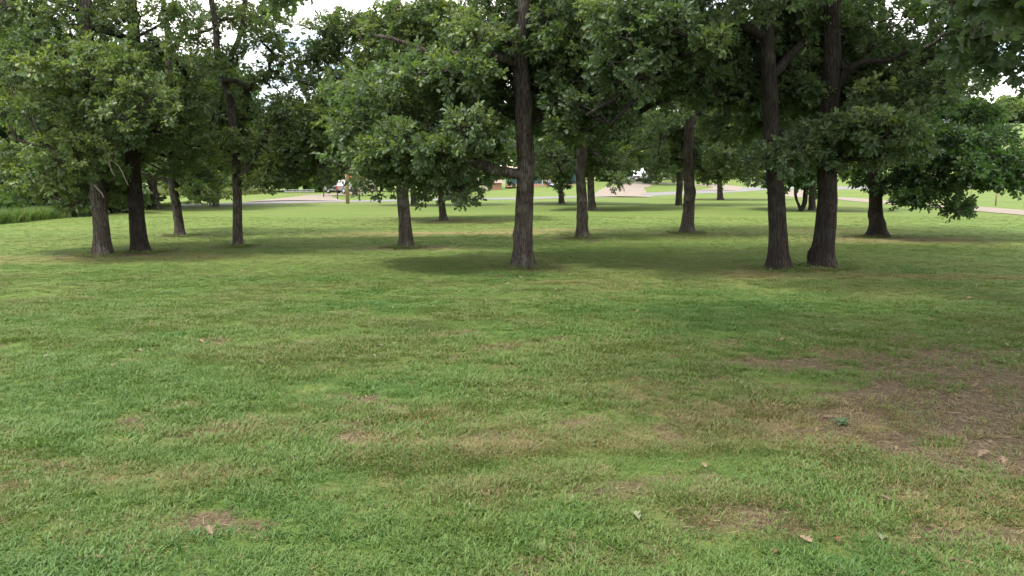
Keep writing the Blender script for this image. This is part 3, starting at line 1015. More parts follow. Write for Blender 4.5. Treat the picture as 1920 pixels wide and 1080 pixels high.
G_NEAR = 'oak trees standing on the near lawn'
G_MID = 'trees standing between the near lawn and the road'
G_FAR = 'trees beyond the road'
SPEC = {
    'A': dict(label='leaning oak with bare grey dead twigs, leftmost dark trunk on the near lawn', bark='bark', tint=0.60,
              blobs=[(100, 285, 125, 60, 15, 18.5, 17), (60, 130, 110, 110, 15, 19, 18), (190, 190, 90, 100, 15, 17.5, 15),
                     (10, 15, 50, 30, 15, 18, 6), (110, 350, 85, 18, 15.5, 17.5, 6, (0.32, 0.5)), (215, 350, 22, 30, 17, 18.5, 3, (0.3, 0.45))], dome=(6.0, 12.5, 4.6, 26)),
    'B': dict(label='dark straight oak trunk just right of the leaning trunk with dead twigs', bark='bark_dark', tint=0.52,
              blobs=[(300, 200, 95, 95, 16, 20, 15), (190, 45, 160, 60, 16, 20, 15), (300, 285, 55, 35, 18, 20, 5, (0.4, 0.6))], dome=(6.5, 13, 4.4, 26)),
    'C': dict(label='slender oak with widening base and low limb, behind and right of the two dark trunks', bark='bark', tint=0.5,
              blobs=[(360, 285, 80, 55, 22, 26, 13), (370, 180, 80, 70, 22, 26, 12), (372, 352, 34, 22, 22.5, 24, 5, (0.4, 0.6))], dome=(8, 13, 4.2, 22)),
    'D': dict(label='thin pale trunked oak forking high up, alone with drooping foliage to its right', bark='bark', tint=0.62,
              blobs=[(470, 265, 90, 45, 18, 21, 12), (560, 255, 85, 50, 18, 21, 15), (590, 312, 40, 16, 18.5, 20, 5, (0.3, 0.45)), (535, 340, 14, 10, 18.8, 19.4, 2, (0.2, 0.28)),
                     (435, 55, 80, 55, 18.5, 21, 10, (0.3, 0.5)), (440, 150, 55, 35, 18.8, 20.5, 5, (0.3, 0.5)), (515, 150, 22, 20, 18.5, 20, 2, (0.4, 0.5)), (560, 215, 50, 25, 18, 20, 5), (510, 85, 30, 30, 18.5, 20, 3, (0.35, 0.5))], dome=(7, 12.5, 3.6, 20)),
    'E': dict(label='grey oak trunk half hidden by low hanging foliage, left of the central oak', bark='bark', tint=0.58,
              blobs=[(800, 55, 100, 40, 18, 22, 15), (690, 45, 40, 25, 18, 21, 4, (0.35, 0.5)), (600, 75, 22, 16, 18.5, 20.5, 2, (0.35, 0.5)), (640, 120, 26, 14, 18.5, 20.5, 2, (0.35, 0.5)), (690, 130, 30, 25, 18, 21, 4, (0.4, 0.6)),
                     (620, 200, 50, 30, 18, 20, 6), (612, 95, 36, 36, 18.5, 20.5, 4, (0.28, 0.42)), (575, 160, 26, 22, 18.5, 20, 3, (0.25, 0.4)), (640, 55, 34, 26, 18.5, 20.5, 4, (0.28, 0.42)), (640, 250, 50, 50, 18, 20, 6), (740, 170, 110, 60, 18, 21, 17), (760, 80, 60, 60, 17.8, 18.8, 7)], dome=(7, 13, 4.2, 22)),
    'F': dict(label='largest central oak with thick limb reaching left over the lawn', bark='bark', tint=0.46,
              blobs=[(790, 235, 125, 75, 13, 16, 30), (728, 295, 55, 38, 13.2, 15, 11), (680, 205, 45, 45, 13.4, 15.5, 7, (0.3, 0.5)), (880, 85, 80, 45, 13.6, 15.5, 9, (0.35, 0.55)), (740, 368, 38, 16, 13.5, 14.6, 6, (0.28, 0.42)), (805, 295, 65, 38, 13.4, 14.8, 10),
                     (845, 345, 40, 12, 14, 15, 4, (0.22, 0.34)), (910, 160, 60, 80, 14.2, 16.5, 13), (950, 35, 60, 45, 14.8, 17, 8), (860, 125, 60, 25, 13.0, 13.8, 7, (0.3, 0.45)), (1035, 190, 40, 110, 14.4, 17, 11), (1040, 60, 50, 50, 14, 17, 8)], dome=(6, 13.5, 4.6, 28)),
    'G': dict(label='grey speckled oak trunk next right of the central oak', bark='bark', tint=0.4,
              blobs=[(1070, 255, 70, 50, 20, 24, 12), (1090, 140, 90, 80, 20, 25, 14), (1118, 300, 25, 25, 20.5, 23, 5, (0.4, 0.6)), (1045, 325, 30, 18, 20.5, 23, 4, (0.35, 0.5))], dome=(8, 13, 4.0, 22)),
    'H': dict(label='flared grey oak trunk standing alone mid lawn, with crown low on both sides', bark='bark', tint=0.42,
              blobs=[(1300, 245, 95, 55, 22, 27, 18), (1240, 305, 28, 18, 22.5, 26, 4, (0.4, 0.55)), (1365, 305, 65, 22, 22.5, 26, 8, (0.4, 0.65)), (1290, 130, 130, 60, 22, 27, 16)], dome=(9, 13.5, 4.6, 24)),
    'I': dict(label='tall dark oak, left of the close pair, its crown reaching far left', bark='bark_dark', tint=0.22,  # low leaf tint paints the darkness of a backlit, shaded crown
              blobs=[(1130, 100, 130, 85, 13.6, 16.5, 30), (1090, 220, 60, 45, 13.6, 15.5, 9), (1340, 110, 110, 95, 14, 16.5, 26), (1450, 30, 80, 40, 13, 16, 10), (1250, 50, 110, 50, 12, 15, 14),
                     (1475, 280, 35, 30, 13.2, 13.7, 5, (0.3, 0.42), 1), (1280, 190, 40, 20, 13.5, 16, 3), (1395, 215, 50, 50, 14.5, 17, 8)], dome=(5.8, 13, 4.8, 28)),
    'J': dict(label='thickest dark oak, right of the close pair', bark='bark_dark', tint=0.24,
              blobs=[(1615, 272, 100, 40, 12.8, 14.2, 14, (0.30, 0.44), 1), (1550, 90, 110, 80, 14.6, 17, 16), (1680, 130, 110, 95, 13, 17, 24), (1505, 180, 50, 60, 14.8, 17, 6), (1670, 215, 70, 30, 13, 15, 7)], dome=(5.8, 13.5, 4.6, 28)),
    'K': dict(label='dark spreading tree with wide buttressed roots and branches sweeping down to the right', bark='bark_dark', tint=0.28, twig='broad',
              blobs=[(1700, 170, 90, 10, 21, 25, 10, (0.4, 0.6)), (1740, 215, 110, 9, 20.5, 25, 13, (0.4, 0.6)), (1650, 245, 80, 10, 21, 24, 9, (0.4, 0.55)), (1780, 258, 120, 8, 20.5, 24.5, 15, (0.35, 0.55)),
                     (1660, 295, 80, 10, 21, 24, 9, (0.4, 0.55)), (1800, 298, 110, 8, 20.5, 24, 15, (0.35, 0.52)), (1840, 332, 75, 7, 20.5, 23, 11, (0.3, 0.46)), (1730, 340, 70, 8, 20.8, 23, 9, (0.3, 0.46)),
                     (1900, 342, 30, 6, 20.5, 22, 4, (0.22, 0.34)), (1740, 372, 65, 7, 20.8, 22.5, 8, (0.26, 0.38)), (1620, 345, 25, 10, 21.5, 23.5, 3, (0.26, 0.36)), (1795, 388, 24, 6, 21, 22.5, 3, (0.18, 0.26))], dome=(6.5, 12, 4.8, 26)),
}
LIMBS = {
    'F': [dict(pts=[at_y(975, 325, 14.6), at_y(930, 318, 14.4), at_y(885, 303, 14.2), at_y(840, 285, 14.0), at_y(790, 265, 13.9), at_y(740, 255, 13.8)], r0=0.125, r1=0.04),
          dict(pts=[at_y(977, 120, 14.6), at_y(920, 105, 14.2), at_y(845, 104, 13.7), at_y(808, 110, 13.6), at_y(790, 93, 13.6), at_y(755, 79, 13.5), at_y(700, 66, 13.4)], r0=0.09, r1=0.03),
          dict(pts=[at_y(808, 110, 13.6), at_y(800, 122, 13.8), at_y(795, 135, 14.0), at_y(774, 147, 14.3)], r0=0.055, r1=0.03),
          dict(pts=[at_y(976, 95, 14.7), at_y(925, 63, 14.5), at_y(890, 68, 14.4), at_y(842, 81, 14.2)], r0=0.06, r1=0.02)],
    'I': [dict(pts=[at_y(1443, 75, 14.2), at_y(1385, 42, 14.0), at_y(1340, 52, 13.8), at_y(1295, 86, 13.7), at_y(1250, 135, 13.6), at_y(1212, 150, 13.6), at_y(1185, 144, 13.5), at_y(1152, 185, 13.4), at_y(1100, 215, 13.3)], r0=0.115, r1=0.025),
          dict(pts=[at_y(1216, 150, 13.6), at_y(1196, 180, 13.5), at_y(1167, 208, 13.5), at_y(1146, 236, 13.4)], r0=0.03, r1=0.012),
          dict(pts=[at_y(1446, 140, 14.2), at_y(1480, 106, 14.3), at_y(1512, 75, 14.5), at_y(1550, 50, 15)], r0=0.075, r1=0.03)],
    'J': [dict(pts=[at_y(1558, 180, 14.6), at_y(1590, 132, 14.4), at_y(1620, 115, 14.2), at_y(1665, 112, 14.0), at_y(1720, 90, 14.0)], r0=0.10, r1=0.03)],
    'D': [dict(pts=[at_y(420, 152, 19.2), at_y(438, 100, 19.4), at_y(455, 50, 19.6), at_y(460, -20, 19.8)], r0=0.09, r1=0.05),
          dict(pts=[at_y(445, 340, 19.2), at_y(458, 322, 19.1), at_y(480, 300, 19.0), at_y(530, 280, 19)], r0=0.05, r1=0.025)],
    'C': [dict(pts=[at_y(328, 350, 23.3), at_y(308, 335, 23.3), at_y(285, 330, 23.2), at_y(265, 322, 23)], r0=0.08, r1=0.03)],
    'K': [dict(pts=[at_y(1644, 320, 22.8), at_y(1700, 290, 22.4), at_y(1770, 300, 22), at_y(1850, 325, 21.6)], r0=0.10, r1=0.03)],
    'A': [dict(pts=[at_y(178, 320, 17.1), at_y(140, 295, 16.9), at_y(90, 275, 16.6), at_y(30, 262, 16.4)], r0=0.09, r1=0.03)],
}
DOME = {'I': (0.85, 0.9), 'J': (0.85, 0.9), 'K': (0.8, 0.7), 'F': (0.6, 0.4), 'A': (0.5, 0.3), 'B': (0.5, 0.3), 'C': (0.5, 0.3), 'D': (0.45, 0.3), 'E': (0.5, 0.3), 'G': (0.55, 0.4), 'H': (0.6, 0.45)}
for si, (k_, sp) in enumerate(SPEC.items()):
    t_ = TREES[k_]
    rng = np.random.default_rng(100 + si)
    cl = []
    for bl in sp['blobs']:
        part = blob(rng, *bl[:7], rc=bl[7] if len(bl) > 7 else (0.42, 0.70))
        cl += part if (len(bl) > 8 and bl[8]) else clear_trunks(k_, part, rng)
    z0, z1, R, n = sp['dome']
    cl += dome(rng, t_['p'][0] - 0.3, t_['p'][1] - 0.6, z0 + 0.6, z1, R * DOME.get(k_, (0.66, 0.5))[0], int(n * DOME.get(k_, (0.66, 0.5))[1]), rc=(0.9, 1.3), sc=1.6)
    pth = px_path(t_['path'], t_['D'])
    tr = build_tree('oak_tree' if k_ != 'K' else 'shade_tree', sp['label'], t_['p'], pth, t_['r'], cl, 1000 + si, limbs=LIMBS.get(k_, ()), twig=sp.get('twig', 'oak'),
                    tint=sp['tint'], flare=t_['flare'], H=13, group=G_NEAR, bark=sp['bark'])
    if k_ == 'A':
        for dp in ([(128, 250), (121, 272), (108, 288), (103, 302), (102, 320)], [(155, 276), (163, 296), (168, 320)], [(158, 288), (172, 305), (184, 322)],
                   [(197, 260), (196, 285), (206, 300), (222, 312), (241, 348)], [(205, 300), (213, 333)], [(88, 200), (60, 205), (35, 196)], [(178, 345), (190, 362), (194, 372)]):
            q = spline([at_y(x, y, 15.9) for x, y in dp], 0.12) - t_['p']
            q = q + np.random.default_rng(len(dp) + int(dp[0][0])).normal(0, 0.012, q.shape)
            mb = MB(); mb.tube(q, np.linspace(0.017, 0.006, len(q)), 5)
            mb.build('dead_branch', M['deadwood'], tr, True)

# oak beside the camera, trunk out of the picture: its leaves hang into the top corner and its shade falls on the bare soil
rng = np.random.default_rng(77)
cl = []
for (px, py, D, rc) in [(1915, 5, 6.4, 0.12), (1865, -30, 6.6, 0.12), (1990, 20, 6.2, 0.3), (1910, -90, 6.4, 0.4)]:
    p = at_y(px, py, D); cl.append((p[0], p[1], p[2], rc, 1.0, -0.22))  # lowered tint paints shade into the leaves hanging in the corner
for (px, py, D, rc) in [(1850, 105, 9.5, 0.24), (1850, 30, 9.4, 0.32), (1950, 70, 9.4, 0.35), (1790, 15, 9.8, 0.28), (1900, 60, 9.6, 0.3), (1930, 135, 9.6, 0.22), (1810, 70, 9.8, 0.24)]:
    p = at_y(px, py, D); cl.append((p[0], p[1], p[2], rc, 1.0, -0.22))  # same darker tint, shade painted into these leaves too
p = at_y(535, -22, 7.5); cl.append((p[0], p[1], p[2], 0.06, 0.8))
for c_ in dome(rng, 5.0, 4.6, 6.2, 12, 6.4, 52, rc=(0.9, 1.4), sc=1.6):
    cl.append(c_)
build_tree('oak_tree', 'overhanging oak whose large close lobed leaves hang into the top right corner', OVERHEAD, [OVERHEAD + np.array([0.05, 0.1, 2]), OVERHEAD + np.array([-0.1, 0.1, 4.5]), OVERHEAD + np.array([-0.2, 0, 7])],
           0.30, cl, 777, twig='close', tint=0.34, flare=0.5, H=12.5, group=G_NEAR,
           limbs=[dict(pts=[OVERHEAD + np.array([-0.1, 0.1, 3.8]), at_y(1990, 40, 8.0), at_y(1842, 55, 9.2), at_y(1800, 60, 9.4), at_y(1765, 68, 9.6), at_y(1735, 88, 9.7)], r0=0.10, r1=0.02)])

# ------------------------------------------------------------------ trees in the middle distance
MID = {
    'L': ('oak_tree', 'small dark trunked oak behind and behind and right of the grey half hidden oak', 7.5, 2.9, 22, 2.0),
    'M': ('oak_tree', 'distant oak trunk by the road, peeping out right behind the grey half hidden oak', 10, 4.0, 28, 2.6),
    'N': ('oak_tree', 'short dark trunk by the road, in front of the teal house', 11.5, 4.2, 36, 2.6),
    'O': ('oak_tree', 'dark oak trunk close behind the grey speckled trunk', 12, 3.6, 34, 2.6),
    'P': ('oak_tree', 'grey trunk just left behind the lone flared oak', 13, 4.0, 34, 3.0),
    'Q': ('oak_tree', 'dark flared tree at the road edge, right of the gravel loop', 12.5, 4.8, 38, 2.6),
    'S': ('oak_tree', 'straight grey trunk seen between the close pair of dark oaks', 12, 4.2, 34, 2.6),
    'U': ('oak_tree', 'stout tapering trunk by the road, between the left dark trunks', 9.5, 4.2, 26, 3.0),
    'V': ('oak_tree', 'pale trunk at the road with foliage hanging low around it, beyond the slender oak', 9, 3.8, 26, 1.7),
}
for si, (k_, (nm, lb, H, R, n, zlow)) in enumerate(MID.items()):
    t_ = TREES[k_]
    rng = np.random.default_rng(300 + si)
    b0 = t_['p'][2]
    cl = dome(rng, t_['p'][0], t_['p'][1], b0 + zlow + 0.6, b0 + H, R, n, rc=(0.9, 1.35), sc=1.45, low=0.6)
    for i in range(9):
        a = i * 0.7 + rng.random()
        rr = R * rng.uniform(0.5, 0.95)
        cl.append((t_['p'][0] + rr * math.cos(a), t_['p'][1] + rr * math.sin(a), b0 + zlow + rng.uniform(0.1, 0.9), rng.uniform(0.6, 0.9), 1.35))
    tw = 'far' if k_ not in ('N', 'V') else 'fardeep'
    build_tree(nm, lb, t_['p'], px_path(t_['path'], t_['D']), t_['r'], cl, 2000 + si, twig=tw, tint=rng.uniform(0.32, 0.5), flare=t_['flare'], H=H,
               group=G_MID, bark='bark', detail=0.5, limb_min_z=1.8, dens=0.85)
# forked sapling
p = ground_at(1502, 396)
rng = np.random.default_rng(350)
Dp = p[1]
cl = [(*at_y(1500 + rng.uniform(-38, 34), 330 + rng.uniform(-26, 14), Dp + rng.uniform(-1, 1)), rng.uniform(0.5, 0.75), 1.2) for _ in range(16)]
build_tree('sapling', 'small leaning forked sapling between the close pair of dark oaks', p, [at_y(1508, 382, Dp), at_y(1511, 365, Dp), at_y(1514, 340, Dp)], 0.14, cl, 351, twig='fardeep', tint=0.4, flare=0.1,
           H=3.2, group=G_MID, bark='bark_dark', detail=0.5, extra_trunks=[dict(path=[at_y(1498, 384, Dp), at_y(1492, 366, Dp), at_y(1490, 345, Dp)], r=0.09)], limb_min_z=0.9)

# ------------------------------------------------------------------ trees and shrubs further off
def far_tree(px, D, H, R, label, seed, twig='far', tint=0.45, n=26, sc=2.2, zlow=1.0, name='tree', r=0.25, group=G_FAR, bark='bark', rc=None, cat='tree'):
    rng = np.random.default_rng(seed)
    x = (px - 960) / F_PX * D * 1.01
    b0 = np.array([x, D, float(terr(x, D))])
    rc = rc or (R * 0.30, R * 0.46)
    cl = dome(rng, x, D, b0[2] + zlow + rc[0] * 0.7, b0[2] + H - rc[0] * 0.5, R * 0.8, n, rc=rc, sc=sc, low=0.7)
    build_tree(name, label, b0, [b0 + np.array([rng.uniform(-.1, .1), 0, H * 0.15]), b0 + np.array([rng.uniform(-.3, .3), 0, H * 0.4])], r, cl, seed, twig=twig, tint=tint,
               flare=0.3, H=H, group=group, bark=bark, detail=0.5, limb_min_z=H * 0.12, leaf_r=0.02, sub=3, dens=0.8, cat=cat)


far_tree(22, 37, 9, 3.6, 'dark stocky tree in the brush at the far left edge', 401, 'far', 0.5, 16, 1.5, 1.6, r=0.36, bark='bark_dark', group='trees and shrubs along the brushy left edge')
far_tree(62, 44, 9.5, 3.0, 'thin stemmed tree in the brush behind the tall weeds', 402, 'farfresh', 0.55, 16, 1.5, 1.6, r=0.12, bark='bark_dark', group='trees and shrubs along the brushy left edge')
far_tree(135, 52, 10, 3.6, 'tree in the brush behind the leaning oak', 403, 'farfresh', 0.5, 16, 1.6, 2.2, r=0.16, bark='bark_dark', group='trees and shrubs along the brushy left edge')
far_tree(-90, 40, 11, 4.2, 'broad tree just outside the left border, leaves entering the picture', 404, 'far', 0.5, 26, 1.8, 1.0, r=0.3, group='trees and shrubs along the brushy left edge')
for i, (px, D, H, R, lb) in enumerate([
        (112, 35.5, 1.7, 1.3, 'round dark shrub left of the leaning oak trunk'), (62, 35.5, 1.3, 1.0, 'small shrub poking above the tall weeds at far left'),
        (155, 38, 1.6, 1.3, 'shrub close left of the leaning oak trunk'), (222, 41, 1.9, 1.5, 'leafy shrub between the two left dark trunks'),
        (10, 40, 2.2, 1.5, 'pale shrub at the left border behind the weeds'), (262, 47, 0.8, 1.1, 'low shrub at the end of the brush by the road')]):
    far_tree(px, D, H, R, lb, 420 + i, ['far', 'farfresh', 'far'][i % 3], 0.48 + 0.08 * (i % 3), 14, 1.15, 0.0, name='shrub', r=0.05, group='trees and shrubs along the brushy left edge', rc=(R * 0.3, R * 0.45), cat='shrub')

FARS = [
    (-40, 125, 15, 7, 'far', .45, 'far tree behind the brush at the left border'), (70, 140, 14, 7, 'fardeep', .4, 'far tree beyond the brush, left of the leaning oak'),
    (210, 132, 9, 5.5, 'farfresh', .5, 'low bright tree beyond the road, between the left dark trunks'), (330, 150, 14, 7, 'far', .5, 'far tree behind the slender oak'),
    (420, 118, 12, 6, 'farfresh', .55, 'bright green tree across the road, behind the pale thin oak'), (500, 135, 13, 6.5, 'fardeep', .45, 'dark far tree left of the gravel driveway'),
    (560, 150, 14, 7, 'far', .4, 'hazy far tree behind the drooping foliage of the thin oak'), (600, 128, 11, 5, 'farfresh', .5, 'fresh green tree behind the parked pickup'),
    (720, 140, 15, 7, 'far', .45, 'far tree right of the pickup, behind the hanging foliage'), (800, 155, 14, 7, 'fardeep', .45, 'far tree beyond the small dark trunked oak'),
    (880, 150, 13, 6, 'farfresh', .5, 'far tree behind the low brown garage'), (1000, 150, 14, 7, 'far', .5, 'far tree behind the teal house, right of the central oak'),
    (1085, 165, 15, 7, 'farfresh', .5, 'far tree behind the teal house end'), (1160, 165, 13, 5.5, 'farfresh', .62, 'pale green tree behind the white car'),
    (1225, 180, 14, 6, 'far', .6, 'pale far tree right behind the white van'), (1310, 150, 11, 6, 'fardeep', .45, 'far tree behind the gravel loop'),
    (1400, 190, 12, 6.5, 'farfresh', .6, 'bright tree on the slope behind the fence post'), (1480, 200, 11, 6, 'far', .55, 'tree on the slope, left between the close oak pair'),
    (1580, 230, 11, 6, 'farfresh', .5, 'tree on the hillside right of the close oak pair'), (1700, 235, 9, 5.5, 'far', .5, 'hillside tree behind the spreading dark tree'),
    (1790, 270, 10, 6, 'fardeep', .5, 'hilltop tree near the sky at the right'), (1870, 262, 10, 7, 'far', .5, 'hilltop tree at the skyline by the right border'), (1950, 250, 9, 6, 'farfresh', .5, 'hill tree at the right border'),
]
for i, (px, D, H, R, tw, ti, lb) in enumerate(FARS):
    far_tree(px, D, H, R, lb, 500 + i, tw, ti + 0.15, 26, 3.0, 0.6, r=0.28)  # raised leaf tint paints distance haze into the far crowns
far_tree(671, 92, 11, 4.5, 'grey trunked tree on the lawn right of the parked pickup', 560, 'far', 0.4, 30, 2.2, 2.6, r=0.32)
far_tree(1213, 112, 10, 4.2, 'pale grey trunk at the driveway beside the white car', 561, 'fardeep', 0.42, 28, 2.2, 2.8, r=0.36)

# ------------------------------------------------------------------ grass: tufts of blades
def make_tuft(name, seed, n, h0, h1, wd, spread, lean, mat):
    rng = np.random.default_rng(seed)
    vs_, fs = [], []
    for i in range(n):
        a = rng.uniform(0, 6.283); r = spread * math.sqrt(rng.random())
        bx, by = r * math.cos(a), r * math.sin(a)
        d = a + rng.normal(0, 0.9)
        L = rng.uniform(h0, h1)
        ln = rng.uniform(0.25, 1.0) * lean
        w = wd * rng.uniform(0.6, 1.25)
        sx, sy = -math.sin(d + rng.normal(0, .5)) * w / 2, math.cos(d + rng.normal(0, .5)) * w / 2
        b0 = len(vs_)
        for t, k in ((0, 0.8), (0.5, 1.0), (1.0, 0.12)):
            out = L * ln * (t ** 1.5) * 0.9
            z = L * (t - 0.42 * ln * t * t)
            x = bx + math.cos(d) * out; y = by + math.sin(d) * out
            vs_.append((x - sx * k, y - sy * k, z - 0.006)); vs_.append((x + sx * k, y + sy * k, z - 0.006))
        fs += [(b0, b0 + 1, b0 + 3, b0 + 2), (b0 + 2, b0 + 3, b0 + 5, b0 + 4)]
    me = bpy.data.meshes.new(name)
    me.from_pydata(vs_, [], fs)
    me.materials.append(mat)
    me.update()
    return bpy.data.objects.new(name, me)


def blade_mat(name):
    m, nt, b = new_mat(name)
    at = node(nt, 'ShaderNodeAttribute', attribute_type='INSTANCER', attribute_name='tint')
    geo = node(nt, 'ShaderNodeNewGeometry')
    k = math_n(nt, 'ADD', at.outputs['Fac'], math_n(nt, 'MULTIPLY', math_n(nt, 'SUBTRACT', geo.outputs['Random Per Island'], 0.5), 0.32))
    col = ramp(nt, k, [(0.0, (0.25, 0.185, 0.10)), (0.18, (0.19, 0.155, 0.075)), (0.33, (0.125, 0.145, 0.045)), (0.55, (0.106, 0.174, 0.040)), (0.78, (0.076, 0.150, 0.034)), (1.0, (0.042, 0.108, 0.028))])
    nt.links.new(col, b.inputs['Base Color'])
    b.inputs['Roughness'].default_value = 0.55
    b.inputs['Specular IOR Level'].default_value = 0.35
    tr = node(nt, 'ShaderNodeBsdfTranslucent')
    nt.links.new(mixc(nt, 1.0, col, (1.3, 1.5, 0.7), 'MULTIPLY'), tr.inputs['Color'])
    mx = node(nt, 'ShaderNodeMixShader'); mx.inputs[0].default_value = 0.25
    nt.links.new(b.outputs[0], mx.inputs[1]); nt.links.new(tr.outputs[0], mx.inputs[2])
    nt.links.new(mx.outputs[0], nt.nodes['Material Output'].inputs['Surface'])
    return m


M['blade'] = blade_mat('grass_blade')
GT = [make_tuft('fine_tuft', 1, 32, 0.018, 0.036, 0.0028, 0.055, 1.35, M['blade']), make_tuft('fine_tuft', 2, 32, 0.015, 0.033, 0.0028, 0.06, 1.4, M['blade']),
      make_tuft('crab_tuft', 3, 22, 0.024, 0.052, 0.0046, 0.05, 1.6, M['blade']), make_tuft('crab_tuft', 4, 22, 0.020, 0.046, 0.0050, 0.06, 1.65, M['blade']),
      make_tuft('clover_tuft', 5, 26, 0.015, 0.035, 0.0085, 0.06, 1.4, M['blade']),
      make_tuft('wide_tuft', 6, 130, 0.012, 0.032, 0.0042, 0.15, 1.5, M['blade'])]
rng = np.random.default_rng(5)
gp, gr, gs, gv, gt = [], [], [], [], []
for (y0, y1, dn, s0, s1, wide) in [(2.3, 4.5, 820, 0.8, 1.2, 0), (4.5, 7.0, 580, 0.85, 1.25, 0), (7.0, 10.5, 330, 0.95, 1.35, 0), (10.5, 16, 270, 0.9, 1.2, 2), (8.0, 16, 90, 0.9, 1.2, 3), (16, 24, 52, 1.0, 1.4, 1), (24, 36, 18, 1.1, 1.6, 1)]:
    xw = y1 * 0.72 + 1.6
    n = int(dn * 2 * xw * (y1 - y0))
    x = rng.uniform(-xw, xw, n); y = rng.uniform(y0, y1, n)
    keep = np.abs(x) < y * 0.72 + 1.6
    x, y = x[keep], y[keep]
    bare, dry = masks(x, y)
    dens = 0.74 + 0.45 * fbm(x * 1.7, y * 1.7, 120, 3)
    pk = np.clip(dens * (1 - 0.86 * np.clip(bare * 1.1, 0, 1)) * (1 - 0.25 * dry), 0.0, 1)
    if wide == 2: pk = pk * ss(16, 10.5, y) ** 1.3
    if wide == 3: pk = pk * ss(8, 15, y)
    keep = rng.random(len(x)) < pk
    x, y, bare, dry = x[keep], y[keep], bare[keep], dry[keep]
    n = len(x)
    typ = fbm(x * 0.9, y * 0.9, 140, 3) + rng.normal(0, 0.08, n)
    clo = fbm(x * 1.4, y * 1.4, 160, 3) + rng.normal(0, 0.05, n)
    if wide in (1, 3):
        vi = np.full(n, 5)
    else:
        vi = np.where(typ > 0.50, rng.integers(2, 4, n), rng.integers(0, 2, n))
        vi = np.where(clo > 0.63, 4, vi)
        vi = np.where((dry > 0.35) & (vi == 4), 0, vi)
    hue = fbm(x * 0.55, y * 0.7, 180, 4)
    t = 0.48 + 0.75 * (hue - 0.5) + 0.45 * (fbm(x * 0.10, y * 2.0, 190, 2) - 0.5) * ss(5, 9, y) + np.where(vi == 4, 0.20, 0) + np.where((vi == 2) | (vi == 3), 0.06, 0.0) - 0.36 * dry * rng.random(n) ** 0.6 - 0.22 * bare
    t = np.where(dry < 0.3, np.maximum(t, 0.40), t)
    strawy = rng.random(n) < (0.05 + 0.38 * dry + 0.35 * bare)
    t = np.where(strawy, rng.uniform(0.0, 0.2, n), t + rng.normal(0, 0.06, n))
    sc = rng.uniform(s0, s1, n) * (0.62 + 0.9 * fbm(x * 1.3, y * 1.5, 200, 3)) * np.where(strawy, 0.7, 1.0)
    gp.append(np.stack([x, y, gz(x, y)], 1)); gs.append(sc); gv.append(vi); gt.append(np.clip(t, 0, 0.86))
    gr.append(np.stack([rng.normal(0, .1, n), rng.normal(0, .1, n), rng.uniform(0, 6.283, n)], 1))
for k_, t_ in TREES.items():      # uncut grass round the trunks
    if t_['D'] > 30: continue
    n = 110
    a = rng.uniform(0, 6.283, n)
    rr = t_['r'] * (1.35 + 0.9 * t_['flare']) + np.abs(rng.normal(0, 0.16, n))
    x = t_['p'][0] + rr * np.cos(a); y = t_['p'][1] + rr * np.sin(a)
    gp.append(np.stack([x, y, gz(x, y)], 1)); gs.append(rng.uniform(1.2, 2.3, n)); gv.append(rng.integers(0, 4, n)); gt.append(np.clip(rng.normal(0.42, 0.16, n), 0, 0.8))
    gr.append(np.stack([rng.normal(0, .15, n), rng.normal(0, .15, n), rng.uniform(0, 6.283, n)], 1))
print('grass tufts', sum(len(q) for q in gs))
grass = scatter('grass', np.concatenate(gp), np.concatenate(gr), np.concatenate(gs), np.concatenate(gv), np.concatenate(gt), 'grass', GT)
tag(grass, 'short mown grass with crabgrass and dry tufts over the near lawn', 'grass', kind='stuff')

# tall weeds along the brushy left edge
WT = [make_tuft('weed_tuft', 11, 40, 0.5, 1.0, 0.022, 0.22, 0.55, M['blade']), make_tuft('weed_tuft', 12, 40, 0.4, 0.85, 0.028, 0.25, 0.7, M['blade'])]
rng = np.random.default_rng(15)
edge = np.array([gpx(-160, 432), gpx(0, 419), gpx(100, 407), gpx(200, 398), gpx(300, 388), gpx(345, 381)])
n = 1500
f = rng.random(n) ** 0.9
x = np.interp(f, np.linspace(0, 1, len(edge)), edge[:, 0]) + rng.normal(0, 0.2, n)
y = np.interp(f, np.linspace(0, 1, len(edge)), edge[:, 1]) + np.abs(rng.normal(0, 1.0, n)) * 1.5
sc = rng.uniform(0.55, 1.0, n) * np.interp(f, [0, 0.32, 0.45, 0.8, 1], [0.95, 0.85, 0.5, 0.38, 0.28])
weeds = scatter('weeds', np.stack([x, y, terr(x, y)], 1), np.stack([rng.normal(0, .08, n), rng.normal(0, .08, n), rng.uniform(0, 6.28, n)], 1), sc, rng.integers(0, 2, n),
                np.clip(0.54 + rng.normal(0, 0.14, n), 0, 1), 'weeds', WT)
tag(weeds, 'tall uncut weeds and grasses edging the brush at left', 'weeds', kind='stuff')
# rough tall grass beyond the road at the left
n = 1300
x = rng.uniform(-75, -36, n); y = rng.uniform(92, 112, n)
rough = scatter('rough_grass', np.stack([x, y, terr(x, y)], 1), np.stack([rng.normal(0, .08, n), rng.normal(0, .08, n), rng.uniform(0, 6.28, n)], 1), rng.uniform(0.9, 1.7, n), rng.integers(0, 2, n),
                np.clip(0.33 + rng.normal(0, 0.1, n), 0, 1), 'weeds', WT)
tag(rough, 'pale rough meadow grass beyond the road at left', 'grass', kind='stuff')

